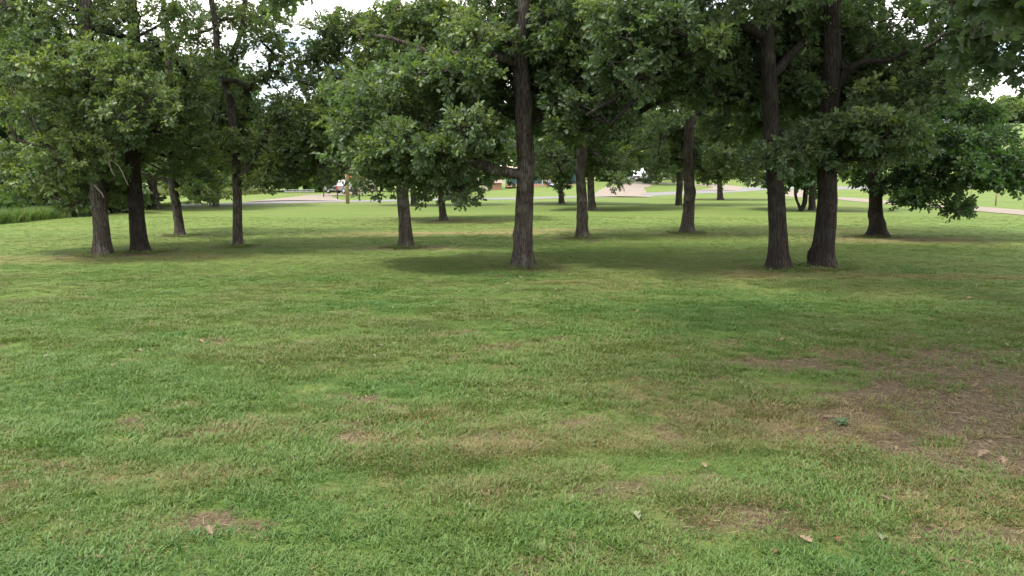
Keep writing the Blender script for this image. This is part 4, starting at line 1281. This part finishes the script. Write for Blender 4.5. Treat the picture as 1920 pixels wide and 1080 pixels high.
# ------------------------------------------------------------------ fallen leaves and bark
M['dead_leaf'] = simple_mat('fallen_leaf', (0.18, 0.13, 0.08), 0.7, 0.35, 30)
M['pale_leaf'] = simple_mat('pale_fallen_leaf', (0.15, 0.165, 0.09), 0.6, 0.2, 30)
M['rust_leaf'] = simple_mat('rust_leaf', (0.15, 0.075, 0.038), 0.7, 0.3, 30)
M['bark_chip'] = simple_mat('bark_chip', (0.24, 0.165, 0.10), 0.9, 0.45, 40, bump_s=0.6)


def fallen(px, py, L, mat, label, seed, name='fallen_leaf', cat='leaf'):
    rng = random.Random(seed)
    L = L * (1.0 if name == 'bark_piece' else 0.56)
    g_ = ground_at(px, py)
    p = np.array([g_[0], g_[1], float(gz(g_[0], g_[1]))])
    if name == 'bark_piece':
        mb = MB()
        k = 11
        vs_ = []
        for i in range(k):
            t = i / (k - 1)
            w = 0.0062 * (0.5 + math.sin(math.pi * (0.1 + 0.8 * t))) * rng.uniform(0.8, 1.2)
            x = (t - 0.5) * L
            y = 0.02 * math.sin(t * 4)
            for a in (-1, -0.4, 0.4, 1):
                vs_.append((x, y + a * w, 0.026 + 0.005 * (1 - a * a) + rng.uniform(-.002, .002)))
            for a in (1, -1):
                vs_.append((x, y + a * w * 0.9, 0.020))
        fs = []
        for i in range(k - 1):
            for c in range(6):
                a = i * 6 + c; b_ = i * 6 + (c + 1) % 6
                fs.append((a, b_, b_ + 6, a + 6))
        fs += [tuple(range(6))[::-1], tuple((k - 1) * 6 + c for c in range(6))]
        mb.add(vs_, fs)
    else:
        lv, lf = leaf_verts(L, L * 0.36, ST_HI, rng.uniform(0.3, 0.9), rng.uniform(-0.5, 0.3), rng)
        lv = lv + np.array([-L / 2, 0, 0.035])
        mb = MB(); mb.add(lv, lf)
        mb.tube([(-L / 2 - L * 0.2, 0, 0.035), (-L / 2, 0, 0.035)], 0.0016, 4)
    o = mb.build(name, mat, None, True)
    o.location = (p[0], p[1], p[2] - 0.012)
    o.rotation_euler = (rng.uniform(-.25, .25), rng.uniform(-.25, .25), rng.uniform(0, 6.28) if name != 'bark_piece' else 0.03)
    tag(o, label, cat, 'pieces fallen on the lawn')


FALL = [(172, 1045, 0.125, 'bark_chip', 'curved strip of tan bark lying in the grass at bottom left', 'bark_piece'),
        (392, 1001, 0.10, 'dead_leaf', 'curled tan leaf beside the reddish bare patch at lower left', 0), (1190, 976, 0.12, 'pale_leaf', 'large pale green leaf lying flat in the lower middle grass', 0),
        (1276, 965, 0.09, 'dead_leaf', 'small brown leaf just right of the pale green leaf', 0), (1453, 1040, 0.09, 'rust_leaf', 'upright rust orange leaf at the bottom right of centre', 0),
        (1835, 856, 0.13, 'dead_leaf', 'pale leaf on the bare soil, left one of two at right', 0), (1880, 862, 0.12, 'dead_leaf', 'pale leaf on the bare soil, right one of two near the border', 0),
        (1660, 942, 0.10, 'dead_leaf', 'brown crumpled leaf on the dark green patch at lower right', 0), (1655, 1012, 0.13, 'pale_leaf', 'narrow pale leaf edge-on in the lower right grass', 0),
        (1800, 1052, 0.10, 'bark_chip', 'thin tan stick-like bark strip near the bottom right corner', 'bark_piece'), (1510, 1016, 0.12, 'dead_leaf', 'tan leaf lying left of the narrow pale leaf', 0),
        (1570, 1015, 0.09, 'rust_leaf', 'reddish leaf between two pale leaves at lower right', 0), (1563, 622, 0.18, 'pale_leaf', 'pale leaf on the shaded lawn right of centre, mid distance', 0),
        (1465, 641, 0.12, 'dead_leaf', 'yellowish leaf on shaded lawn below the close oak pair', 0), (694, 598, 0.15, 'dead_leaf', 'tan leaf alone on the bright lawn left of centre', 0),
        (1320, 878, 0.08, 'dead_leaf', 'small cream leaf left of the bare soil', 0), (259, 660, 0.14, 'dead_leaf', 'tan leaf on the bright lawn at mid left', 0), (712, 655, 0.12, 'pale_leaf', 'white speck of a leaf on lawn left of centre', 0),
        (1830, 728, 0.12, 'dead_leaf', 'tan leaf among the bare soil under the right border', 0), (1552, 785, 0.09, 'bark_chip', 'short brown bark piece on the dry patch right of centre', 'bark_piece')]
for i, (px, py, L, mt, lb, kd) in enumerate(FALL):
    fallen(px, py, L, M[mt], lb, 900 + i, 'bark_piece' if kd else 'fallen_leaf', 'bark' if kd else 'leaf')
# litter too small to tell apart
rng = np.random.default_rng(31)
LT = []
for i in range(3):
    lv, lf = leaf_verts(0.10, 0.035, ST_LO, 0.5, 0.2, random.Random(i))
    me = bpy.data.meshes.new('litter_leaf'); me.from_pydata([tuple(q) for q in lv], [], lf); me.materials.append(M['dead_leaf'] if i else M['pale_leaf']); me.update()
    LT.append(bpy.data.objects.new('litter_leaf', me))
xs, ys = [], []
for k_, t_ in TREES.items():
    if t_['D'] > 30: continue
    n = 45
    xs.append(t_['p'][0] + rng.normal(0, 2.2, n)); ys.append(t_['p'][1] + rng.normal(0, 2.0, n))
xs.append(rng.uniform(-9, 9, 45)); ys.append(rng.uniform(5, 15, 45))
xs.append(rng.normal(5.5, 1.3, 70)); ys.append(rng.normal(6, 1.6, 70))
x = np.concatenate(xs); y = np.concatenate(ys); n = len(x)
lit = scatter('leaf_litter', np.stack([x, y, gz(x, y) + 0.035], 1), np.stack([rng.normal(0, .3, n), rng.normal(0, .3, n), rng.uniform(0, 6.28, n)], 1), rng.uniform(0.35, 0.8, n), rng.integers(0, 3, n),
              rng.random(n), 'litter', LT)
tag(lit, 'small dead leaves scattered over the lawn under the oaks', 'leaf litter', kind='stuff')
# crumbs, chips and straw on the bare soil
M['crumb'] = simple_mat('soil_crumb', (0.15, 0.11, 0.075), 0.95, 0.5, 40)
M['straw'] = simple_mat('straw_bit', (0.26, 0.20, 0.12), 0.9, 0.35, 40)
CT = []
for i in range(3):
    r_ = random.Random(60 + i)
    mb = MB()
    ph_ = [(math.cos(a) * r_.uniform(.7, 1.2), math.sin(a) * r_.uniform(.6, 1.0), 0) for a in np.linspace(0, 6.28, 7)[:-1]]
    mb.add(ph_ + [(0.2, 0.1, 0.7), (-0.3, 0, 0.55)], [(0, 1, 6), (1, 2, 6), (2, 7, 6), (2, 3, 7), (3, 4, 7), (4, 5, 7), (5, 6, 7), (5, 0, 6)])
    me = mb.mesh('crumb'); me.materials.append(M['crumb']); CT.append(bpy.data.objects.new('crumb', me))
for i in range(3):
    mb = MB(); q_ = np.array([(-6, 0, 0.3), (-2, 0.6 * i, 0.5), (2, 0.3, 0.4), (6, -0.5 * i, 0.3)]); mb.tube(q_, 0.22, 3, cap=False)
    me = mb.mesh('straw'); me.materials.append(M['straw']); CT.append(bpy.data.objects.new('straw', me))
x = rng.uniform(-8, 8, 90000); y = rng.uniform(2.6, 10, 90000)
bb, dd = masks(x, y)
keep = rng.random(len(x)) < np.clip(bb * 0.75 + dd * 0.06, 0, 1) * (np.abs(x) < y * 0.72 + 1.6)
x, y = x[keep], y[keep]; n = len(x)
vi = np.where(rng.random(n) < 0.45, rng.integers(0, 3, n), rng.integers(3, 6, n))
crumbs = scatter('soil_debris', np.stack([x, y, gz(x, y) + 0.002], 1), np.stack([rng.normal(0, .15, n), rng.normal(0, .15, n), rng.uniform(0, 6.28, n)], 1), rng.uniform(0.002, 0.0075, n), vi, rng.random(n), 'debris', CT)
tag(crumbs, 'soil crumbs and straw bits lying on the bare patches', 'debris', kind='stuff')
# broad-leaved weed rosette on the dry patch
g_ = ground_at(1577, 797)
root = empty('weed_plant', (g_[0], g_[1], float(gz(g_[0], g_[1]))))
tag(root, 'flat rosette weed with broad bluish leaves on the dry patch', 'plant')
M['weed_leaf'] = simple_mat('weed_leaf', (0.055, 0.095, 0.04), 0.5, 0.25, 20)
rr_ = random.Random(4)
for i in range(8):
    lv, lf = leaf_verts(rr_.uniform(0.05, 0.085), 0.015, [(0, .2), (.3, .8), (.6, 1), (.85, .7), (1, .1)], 0.25, 0.2, rr_)
    R_ = rot_mat(i * 0.785 + rr_.uniform(-.2, .2), rr_.uniform(0.15, 0.5), 0)
    mb = MB(); mb.add([R_ @ q + np.array([0, 0, 0.02]) for q in lv], lf)
    mb.build('leaf', M['weed_leaf'], root, True)

# ------------------------------------------------------------------ utility pole, mailbox, posts, fences
M['pole'] = simple_mat('pole_wood', (0.40, 0.27, 0.17), 0.85, 0.25, 5, bump_s=0.3)
M['grey_metal'] = simple_mat('grey_metal', (0.35, 0.36, 0.37), 0.45, 0.15, 8, metallic=0.7)
M['dark_post'] = simple_mat('dark_post', (0.06, 0.055, 0.05), 0.8, 0.3, 8)
M['red_paint'] = simple_mat('faded_red', (0.50, 0.10, 0.09), 0.5, 0.15, 8)
M['white_paint'] = simple_mat('white_paint', (0.72, 0.72, 0.70), 0.5, 0.06, 4)
M['ceramic'] = simple_mat('ceramic', (0.20, 0.10, 0.06), 0.25, 0.1, 4)
M['wire'] = simple_mat('wire', (0.12, 0.12, 0.12), 0.5, 0.1, 4, metallic=0.5)
M['grey_rail'] = simple_mat('weathered_rail', (0.30, 0.30, 0.28), 0.8, 0.2, 5)
M['rust_post'] = simple_mat('rusty_post', (0.22, 0.14, 0.08), 0.85, 0.3, 9)

g_ = ground_at(652, 382)
root = empty('utility_pole', tuple(g_))
tag(root, 'tan wooden utility pole at the near road edge', 'utility pole')
mb = MB(); mb.tube([(0, 0, -0.2), (0.0, 0, 2), (-0.04, 0, 5), (-0.1, 0, 8.6)], [0.15, 0.145, 0.13, 0.11], 14); mb.build('pole', M['pole'], root, True)
mb = MB(); mb.box((-0.1, -0.14, 8.1), (2.2, 0.09, 0.11)); ca = mb.build('crossarm', M['pole'], root)
for dx in (-0.95, -0.45, 0.45, 0.95):
    mb = MB(); mb.tube([(dx - 0.1, -0.14, 8.15), (dx - 0.1, -0.14, 8.2), (dx - 0.1, -0.14, 8.22), (dx - 0.1, -0.14, 8.3)], [0.02, 0.045, 0.03, 0.04], 8); mb.build('insulator', M['ceramic'], ca, True)
mb = MB(); mb.box((0, -0.155, 1.6), (0.10, 0.012, 0.16)); mb.build('tag_plate', M['grey_metal'], root)

g_ = ground_at(633, 374.3)
root = empty('mailbox', tuple(g_), 0.15)
tag(root, 'red mailbox on a dark post across the road by the pickup', 'mailbox')
mb = MB(); mb.box((0, 0, 0.5), (0.12, 0.12, 1.1)); mb.build('post', M['dark_post'], root)
mb = MB()
prof = [(-0.17, 0)] + [(0.17 * -math.cos(a), 0.24 + 0.16 * math.sin(a)) for a in np.linspace(0, math.pi, 9)] + [(0.17, 0)]
vs_ = [(x * 0.9, yy, 1.0 + z * 0.9) for yy in (-0.32, 0.32) for x, z in prof]
k = len(prof)
mb.add(vs_, [tuple(range(k)), tuple(range(2 * k - 1, k - 1, -1))] + [(i, i + k, (i + 1) % k + k, (i + 1) % k) for i in range(k)])
bx_ = mb.build('box', M['red_paint'], root)
mb = MB(); mb.box((0, -0.33, 1.17), (0.27, 0.02, 0.30)); dr = mb.build('door', M['red_paint'], root)
mb = MB(); mb.box((0, -0.35, 1.30), (0.07, 0.02, 0.03)); mb.build('handle', M['grey_metal'], dr)
mb = MB(); mb.box((0.165, 0.1, 1.32), (0.015, 0.04, 0.26)); mb.build('flag', M['white_paint'], root)

for (px, py, h, lb) in [(607, 371, 1.7, 'thin dark leaning post beside the gravel driveway')]:
    g_ = ground_at(px, py)
    root = empty('post', tuple(g_)); tag(root, lb, 'post')
    mb = MB(); mb.tube([(0, 0, -0.1), (0.02, 0, h * 0.5), (0.09, 0, h)], [0.06, 0.055, 0.05], 8); mb.build('shaft', M['dark_post'], root, True)
    mb = MB(); mb.box((0.09, 0, h + 0.02), (0.13, 0.13, 0.05)); mb.build('cap', M['dark_post'], root)

# wire fences with thin posts at the right
def wire_fence(label, pts, h, wires, r=0.045):
    root = empty('wire_fence', (pts[0][0], pts[0][1], float(terr(*pts[0]))))
    tag(root, label, 'fence', 'wire fences on the right')
    o_ = np.array([pts[0][0], pts[0][1], float(terr(*pts[0]))])
    tops = []
    for i, (x, y) in enumerate(pts):
        b_ = np.array([x, y, float(terr(x, y))]) - o_
        lean = 0.05 * math.sin(i * 2.3)
        mb = MB(); mb.tube([b_ - [0, 0, 0.1], b_ + [lean * 0.5, 0, h * 0.5], b_ + [lean, 0, h]], [r, r, r * 0.9], 7)
        mb.build('post', M['rust_post'], root, True)
        tops.append(b_)
    for w in range(wires):
        z = h * (0.25 + 0.68 * w / max(1, wires - 1))
        P = []
        for i in range(len(tops) - 1):
            for f in np.linspace(0, 1, 5, endpoint=False):
                q = tops[i] * (1 - f) + tops[i + 1] * f + np.array([0, 0, z - 0.05 * 4 * f * (1 - f)])
                P.append(q)
        P.append(tops[-1] + np.array([0, 0, z]))
        mb = MB(); mb.tube(P, 0.006, 4); mb.build('wire', M['wire'], root)


p1 = ground_at(1867, 386); p2 = ground_at(1921, 388); p3 = ground_at(1975, 391)
dv = p2[:2] - p1[:2]
wire_fence('wire fence on thin posts between the gravel lane and the right pasture', [tuple(p1[:2] - dv * 2), tuple(p1[:2] - dv), tuple(p1[:2]), tuple(p2[:2]), tuple(p3[:2]), tuple(p3[:2] + dv)], 1.35, 4)
p1 = ground_at(1386, 361)
wire_fence('wire fence with a rusty post on the slope beyond the road', [(p1[0] - 18, p1[1] + 5), (p1[0] - 9, p1[1] + 2), (p1[0], p1[1]), (p1[0] + 9, p1[1] + 1), (p1[0] + 18, p1[1] + 2), (p1[0] + 27, p1[1] + 3)], 1.5, 4)

# low white rail left of the driveway
g0 = ground_at(536, 363.5)
root = empty('rail_fence', tuple(g0))
tag(root, 'low pale grey rail fence on the far lawn left of the gravel driveway', 'fence')
for i in range(5):
    mb = MB(); mb.box((i * 1.0, 0, 0.3), (0.10, 0.10, 0.7)); mb.build('post', M['grey_rail'], root)
for z in (0.32, 0.58):
    mb = MB(); mb.box((2.0, -0.07, z), (4.4, 0.04, 0.11)); mb.build('rail', M['grey_rail'], root)

# ------------------------------------------------------------------ vehicles
M['glass'] = simple_mat('car_glass', (0.03, 0.035, 0.04), 0.08, 0.1, 2, spec=0.8)
M['tyre'] = simple_mat('tyre', (0.02, 0.02, 0.02), 0.9, 0.2, 9)
M['rim'] = simple_mat('rim', (0.45, 0.45, 0.46), 0.35, 0.1, 4, metallic=0.8)
M['black_trim'] = simple_mat('black_trim', (0.02, 0.021, 0.023), 0.5, 0.2, 5)
M['car_white'] = simple_mat('white_car_paint', (0.78, 0.79, 0.80), 0.25, 0.04, 3, spec=0.6)
M['car_grey'] = simple_mat('grey_car_paint', (0.13, 0.135, 0.14), 0.3, 0.1, 3, spec=0.6)
M['car_blue'] = simple_mat('blue_car_paint', (0.06, 0.14, 0.36), 0.3, 0.1, 3, spec=0.6)
M['lamp_glass'] = simple_mat('headlight_glass', (0.70, 0.71, 0.72), 0.15, 0.05, 3, spec=0.8)


def prism(mb, prof, w_low, w_high, z_mid):
    """side profile (x, z) extruded across y, narrower above z_mid"""
    zmax = max(z for _, z in prof)
    vs_ = []
    for s in (-1, 1):
        for x, z in prof:
            w = w_low if z <= z_mid else w_low + (w_high - w_low) * (z - z_mid) / max(1e-3, zmax - z_mid)
            vs_.append((x, s * w / 2, z))
    k = len(prof)
    mb.add(vs_, [tuple(range(k)), tuple(range(2 * k - 1, k - 1, -1))] + [(i, i + k, (i + 1) % k + k, (i + 1) % k) for i in range(k)])


def bevel(o, w):
    md = o.modifiers.new('bevel', 'BEVEL'); md.width = w; md.segments = 2; md.limit_method = 'ANGLE'


def vehicle(name, label, cat, loc, rz, L, W, H, body, cab, paint, wheel_r, wheels_x, clear, roof_mat=None, bed=None, group='vehicles parked beyond the road'):
    """front points along +X"""
    root = empty(name, loc, rz)
    tag(root, label, cat, group)
    mb = MB(); prism(mb, body, W, W * 0.97, H * 0.45); o = mb.build('body', M[paint], root); bevel(o, 0.05)
    mb = MB(); prism(mb, cab, W * 0.94, W * 0.76, min(z for _, z in cab)); o = mb.build('cabin', M[roof_mat or paint], root); bevel(o, 0.05)
    z0 = min(z for _, z in cab); z1 = max(z for _, z in cab)
    xs_lo = [x for x, z in cab if z < z0 + 0.01]; xs_hi = [x for x, z in cab if z > z1 - 0.05]
    fx0, fx1 = max(xs_lo), max(xs_hi); rx0, rx1 = min(xs_lo), min(xs_hi)

    def wv(z):
        return W * 0.94 + (W * 0.76 - W * 0.94) * (z - z0) / (z1 - z0)
    def pane(nm, a, b_, za, zb, off):
        ya, yb = wv(za) / 2 * 0.86, wv(zb) / 2 * 0.86
        mb = MB(); mb.add([(a + off, -ya, za), (a + off, ya, za), (b_ + off, yb, zb), (b_ + off, -yb, zb), (a + off * 0.2, -ya, za), (a + off * 0.2, ya, za), (b_ + off * 0.2, yb, zb), (b_ + off * 0.2, -yb, zb)],
                          [(0, 1, 2, 3), (4, 7, 6, 5), (0, 4, 5, 1), (1, 5, 6, 2), (2, 6, 7, 3), (3, 7, 4, 0)])
        mb.build(nm, M['glass'], root)
    hz = z1 - z0
    pane('windscreen', fx0 + (fx1 - fx0) * 0.12, fx0 + (fx1 - fx0) * 0.88, z0 + hz * 0.12, z0 + hz * 0.88, 0.02)
    pane('rear_window', rx0 + (rx1 - rx0) * 0.15, rx0 + (rx1 - rx0) * 0.85, z0 + hz * 0.15, z0 + hz * 0.85, -0.02)
    for s in (-1, 1):
        n_w = 2
        for i in range(n_w):
            a0 = rx0 + (fx0 - rx0) * (0.06 + 0.46 * i); a1 = rx0 + (fx0 - rx0) * (0.46 + 0.46 * i)
            b0_ = max(a0, rx1 + 0.05); b1_ = min(a1, fx1 - 0.03)
            za, zb = z0 + hz * 0.10, z0 + hz * 0.86
            mb = MB(); ya, yb = s * (wv(za) / 2 + 0.012), s * (wv(zb) / 2 + 0.012)
            mb.add([(a0, ya, za), (a1, ya, za), (b1_, yb, zb), (b0_, yb, zb), (a0, ya - s * 0.02, za), (a1, ya - s * 0.02, za), (b1_, yb - s * 0.02, zb), (b0_, yb - s * 0.02, zb)],
                   [(0, 1, 2, 3), (4, 7, 6, 5), (0, 4, 5, 1), (1, 5, 6, 2), (2, 6, 7, 3), (3, 7, 4, 0)])
            mb.build('side_window', M['glass'], root)
        mb = MB(); mb.box((fx0 - 0.12, s * (W / 2 + 0.08), z0 + 0.1), (0.10, 0.2, 0.16)); mb.build('mirror', M[paint], root)
    for x in wheels_x:
        for s in (-1, 1):
            th = np.linspace(0, 2 * math.pi, 20, endpoint=False)
            mb = MB(); y = s * (W / 2 - 0.10)
            mb.tube([(x, y - 0.11, wheel_r), (x, y - 0.09, wheel_r), (x, y + 0.09, wheel_r), (x, y + 0.11, wheel_r)], [wheel_r * 0.9, wheel_r, wheel_r, wheel_r * 0.9], 20)
            wo = mb.build('wheel', M['tyre'], root, True)
            mb = MB(); mb.tube([(x, y + s * 0.105, wheel_r), (x, y + s * 0.125, wheel_r)], [wheel_r * 0.62, wheel_r * 0.55], 14); mb.build('rim', M['rim'], wo)
    xf = max(x for x, z in body)
    zg = H * 0.40
    mb = MB(); mb.box((xf + 0.005, 0, zg), (0.05, W * 0.56, H * 0.13)); mb.build('grille', M['black_trim'], root)
    mb = MB(); mb.box((xf + 0.02, 0, clear + 0.14), (0.14, W * 0.98, 0.24)); mb.build('bumper', M['black_trim'], root)
    mb = MB(); mb.box((xf + 0.10, 0, clear + 0.17), (0.01, 0.36, 0.13)); mb.build('number_plate', M['white_paint'], root)
    for s in (-1, 1):
        mb = MB(); mb.box((xf - 0.02, s * W * 0.39, zg + 0.02), (0.10, W * 0.18, H * 0.10)); mb.build('headlight', M['lamp_glass'], root)
    xr = min(x for x, z in body)
    for s in (-1, 1):
        mb = MB(); mb.box((xr - 0.01, s * W * 0.42, zg + 0.08), (0.06, W * 0.10, H * 0.14)); mb.build('tail_light', M['red_paint'], root)
    return root


def suv_body(L, H, c):
    return [(-L / 2, c), (-L / 2 - 0.02, H * 0.40), (-L / 2 + 0.05, H * 0.56), (L / 2 - 0.95, H * 0.585), (L / 2 - 0.12, H * 0.53), (L / 2, H * 0.45), (L / 2, c)]


# white car facing the camera at the driveway's end
gx_, gy_ = 19.6, 120.0
vehicle('parked_car', 'white car with black grille facing us at the end of the driveway', 'car', (gx_, gy_, float(terr(gx_, gy_)) + 0.1), math.radians(-95), 4.7, 1.95, 1.78, suv_body(4.7, 1.78, 0.3),
        [(-2.2, 1.02), (-1.95, 1.74), (0.1, 1.78), (0.85, 1.04)], 'car_white', 0.37, (-1.4, 1.45), 0.28)
# white van further back
gx_, gy_ = 21.6, 131.0
vehicle('parked_van', 'tall white van parked behind the white car', 'van', (gx_, gy_, float(terr(gx_, gy_)) + 0.1), math.radians(-75), 5.6, 2.05, 2.7, [(-2.8, 0.35), (-2.8, 1.5), (1.6, 1.5), (2.55, 1.25), (2.8, 0.9), (2.8, 0.35)],
        [(-2.75, 1.5), (-2.7, 2.66), (1.0, 2.7), (1.9, 1.52)], 'car_white', 0.38, (-1.7, 1.8), 0.3)
# pickup truck
gx_, gy_ = -24.0, 105.5
tk = vehicle('pickup_truck', 'grey pickup truck with white roof parked behind the utility pole', 'pickup truck', (gx_, gy_, float(terr(gx_, gy_)) + 0.08), math.radians(-38), 5.3, 1.9, 1.9,
             [(-2.65, 0.45), (-2.65, 1.05), (0.2, 1.05), (0.2, 1.12), (2.35, 1.14), (2.62, 1.0), (2.65, 0.45)], [(-0.55, 1.1), (-0.40, 1.86), (0.75, 1.9), (1.25, 1.12)], 'car_grey', 0.40, (-1.65, 1.7), 0.38, roof_mat='car_white')
for s in (-1, 1):
    mb = MB(); mb.box((-1.65, s * 0.90, 1.2), (1.95, 0.08, 0.32)); mb.build('bed_side', M['black_trim'], tk)
mb = MB(); mb.box((-2.62, 0, 1.2), (0.06, 1.72, 0.32)); mb.build('tailgate', M['black_trim'], tk)
mb = MB(); mb.box((1.75, 0, 1.165), (1.1, 1.5, 0.04)); mb.build('hood', M['car_white'], tk)
# blue car glimpsed through the brush
gx_, gy_ = -43.5, 74.0
vehicle('parked_car', 'blue car glimpsed through the brush left of the leaning oak', 'car', (gx_, gy_, float(terr(gx_, gy_))), math.radians(8), 4.5, 1.8, 1.5, suv_body(4.5, 1.5, 0.25),
        [(-1.7, 0.86), (-1.1, 1.46), (0.3, 1.5), (1.15, 0.88)], 'car_blue', 0.33, (-1.35, 1.4), 0.22)

# ------------------------------------------------------------------ houses beyond the road
M['teal'] = simple_mat('teal_siding', (0.07, 0.16, 0.18), 0.7, 0.12, 3)
M['shingle'] = simple_mat('brown_shingle', (0.24, 0.18, 0.16), 0.9, 0.2, 4)
M['tan_roof'] = simple_mat('tan_roof', (0.55, 0.45, 0.34), 0.85, 0.12, 4)
M['brick'] = simple_mat('brick', (0.36, 0.20, 0.14), 0.85, 0.25, 8)
M['red_roof'] = simple_mat('red_roof', (0.62, 0.17, 0.09), 0.8, 0.12, 4)
M['cream'] = simple_mat('cream_wall', (0.60, 0.54, 0.42), 0.8, 0.08, 3)
M['door_paint'] = simple_mat('door_paint', (0.12, 0.07, 0.05), 0.6, 0.1, 3)


def gable(mb, L, Wd, z0, rise, over=0.4, th=0.15):
    for s in (-1, 1):
        a = [(-L / 2 - over, s * (Wd / 2 + over), z0 - over * rise / (Wd / 2)), (L / 2 + over, s * (Wd / 2 + over), z0 - over * rise / (Wd / 2)), (L / 2 + over, s * 0.004, z0 + rise), (-L / 2 - over, s * 0.004, z0 + rise)]
        b_ = [(x, y, z + th) for x, y, z in a]
        mb.add(a + b_, [(0, 1, 2, 3), (7, 6, 5, 4), (0, 4, 5, 1), (1, 5, 6, 2), (2, 6, 7, 3), (3, 7, 4, 0)])


def house(name, label, loc, rz, L, Wd, h, rise, wall, roof, windows, doors, cat='house', clap=True):
    root = empty(name, loc, rz)
    tag(root, label, cat, 'houses beyond the road')
    mb = MB(); mb.box((0, 0, h / 2 + 0.2), (L, Wd, h - 0.4))
    for s in (-1, 1):
        mb.add([(s * L / 2, -Wd / 2, h), (s * L / 2, Wd / 2, h), (s * L / 2, 0, h + rise), (s * (L / 2 - 0.15), -Wd / 2, h), (s * (L / 2 - 0.15), Wd / 2, h), (s * (L / 2 - 0.15), 0, h + rise)], [(0, 1, 2), (3, 5, 4), (0, 3, 4, 1), (1, 4, 5, 2), (2, 5, 3, 0)])
    w_ = mb.build('wall', M[wall], root)
    mb = MB(); mb.box((0, 0, 0.1), (L + 0.1, Wd + 0.1, 0.6)); mb.build('foundation', M['brick'], root)
    mb = MB(); gable(mb, L, Wd, h, rise); rf = mb.build('roof', M[roof], root)
    mb = MB(); mb.box((L * 0.25, 0.3, h + rise + 0.25), (0.6, 0.5, 1.0)); mb.build('chimney', M['brick'], rf)
    for x in windows:
        mb = MB()
        y = -Wd / 2 - 0.02
        for (c, s_) in (((x, y, h * 0.58 + 0.62), (1.3, 0.08, 0.09)), ((x, y, h * 0.58 - 0.62), (1.3, 0.08, 0.09)), ((x - 0.6, y, h * 0.58), (0.09, 0.08, 1.15)), ((x + 0.6, y, h * 0.58), (0.09, 0.08, 1.15)), ((x, y, h * 0.58), (1.1, 0.05, 0.05))):
            mb.box(c, s_)
        wi = mb.build('window', M['white_paint'], root)
        mb = MB(); mb.box((x, y + 0.01, h * 0.58), (1.1, 0.03, 1.15)); mb.build('pane', M['glass'], wi)
    for x in doors:
        mb = MB(); mb.box((x, -Wd / 2 - 0.02, 1.35), (0.95, 0.06, 2.05)); d_ = mb.build('door', M['door_paint'], root)
        mb = MB(); mb.box((x + 0.36, -Wd / 2 - 0.07, 1.3), (0.05, 0.05, 0.12)); mb.build('handle', M['grey_metal'], d_)
    return root


hx, hy = 5.2, 123.0
hz_ = float(terr(hx, hy)) - 0.2
hs = house('house', 'teal house with white porch posts and pale roof behind the central oak', (hx, hy, hz_), 0.0, 12.4, 8, 3.0, 2.0, 'teal', 'tan_roof', (-3.6, 3.4), (0.2,))
mb = MB(); mb.box((0, -5.1, 0.25), (12.4, 2.0, 0.5)); mb.build('porch_floor', M['brick'], hs)
mb = MB(); mb.box((0, -5.2, 2.95), (12.8, 2.4, 0.14)); mb.build('porch_roof', M['tan_roof'], hs)
for x in (-5.7, -1.9, 1.9, 5.7):
    mb = MB(); mb.box((x, -5.95, 1.7), (0.22, 0.22, 2.38)); mb.build('porch_post', M['white_paint'], hs)
hx, hy = -4.2, 119.0
hz_ = float(terr(hx, hy))
root = empty('garage', (hx, hy, hz_), 0.05)
tag(root, 'low brown garage with hipped shingle roof left of the central oak', 'garage', 'houses beyond the road')
mb = MB(); mb.box((0, 0, 0.65), (5.0, 4.4, 1.3)); mb.build('wall', M['brick'], root)
mb = MB(); mb.add([(-3, -2.7, 1.2), (3, -2.7, 1.2), (3, 2.7, 1.2), (-3, 2.7, 1.2), (-1.0, 0, 2.9), (1.0, 0, 2.9)], [(3, 2, 1, 0), (0, 1, 5, 4), (1, 2, 5), (2, 3, 4, 5), (3, 0, 4)]); mb.build('roof', M['shingle'], root)
mb = MB(); mb.box((-0.8, -2.23, 0.62), (2.2, 0.06, 1.15)); mb.build('door', M['cream'], root)
hx, hy = -30.5, 138.0
house('house', 'cream house with orange red roof hidden in trees behind the pickup', (hx, hy, float(terr(hx, hy)) - 0.2), 0.1, 11, 7.5, 2.9, 1.9, 'cream', 'red_roof', (-3.5, 3.0), (0.0,))

# play set in front of the teal house
M['slide'] = simple_mat('slide_plastic', (0.25, 0.30, 0.40), 0.4, 0.1, 3)
M['orange'] = simple_mat('orange_plastic', (0.60, 0.22, 0.10), 0.5, 0.12, 3)
hx, hy = 5.4, 114.0
root = empty('play_set', (hx, hy, float(terr(hx, hy))), 0.0)
tag(root, 'small play set with slide and orange panel in front of the teal house', 'play set')
for x in (-0.8, 0.4):
    for y in (-0.5, 0.5):
        mb = MB(); mb.tube([(x, y * 1.2, -0.05), (x * 0.95, y, 1.9)], 0.05, 7); mb.build('leg', M['white_paint'], root, True)
mb = MB(); mb.box((-0.2, 0, 1.0), (1.3, 1.0, 0.08)); mb.build('platform', M['pole'], root)
mb = MB(); mb.box((0.42, -0.54, 1.4), (0.5, 0.05, 0.7)); mb.build('panel', M['orange'], root)
mb = MB()
P_ = spline([(-0.2, -0.55, 1.05), (0.15, -0.95, 0.7), (0.55, -1.4, 0.25), (0.8, -1.7, 0.12)], 0.15)
for i in range(len(P_) - 1):
    a, c = P_[i], P_[i + 1]
    w = np.array([0.28, 0.12, 0])
    mb.add([a - w, a + w, c + w, c - w, a - w - [0, 0, .04], a + w - [0, 0, .04], c + w - [0, 0, .04], c - w - [0, 0, .04]], [(0, 1, 2, 3), (7, 6, 5, 4), (1, 5, 6, 2), (3, 7, 4, 0)])
mb.build('slide', M['slide'], root)
mb = MB(); mb.box((0.9, -0.2, 0.35), (0.5, 0.5, 0.7), 0.4, 0.8); mb.build('toy_box', M['orange'], root)
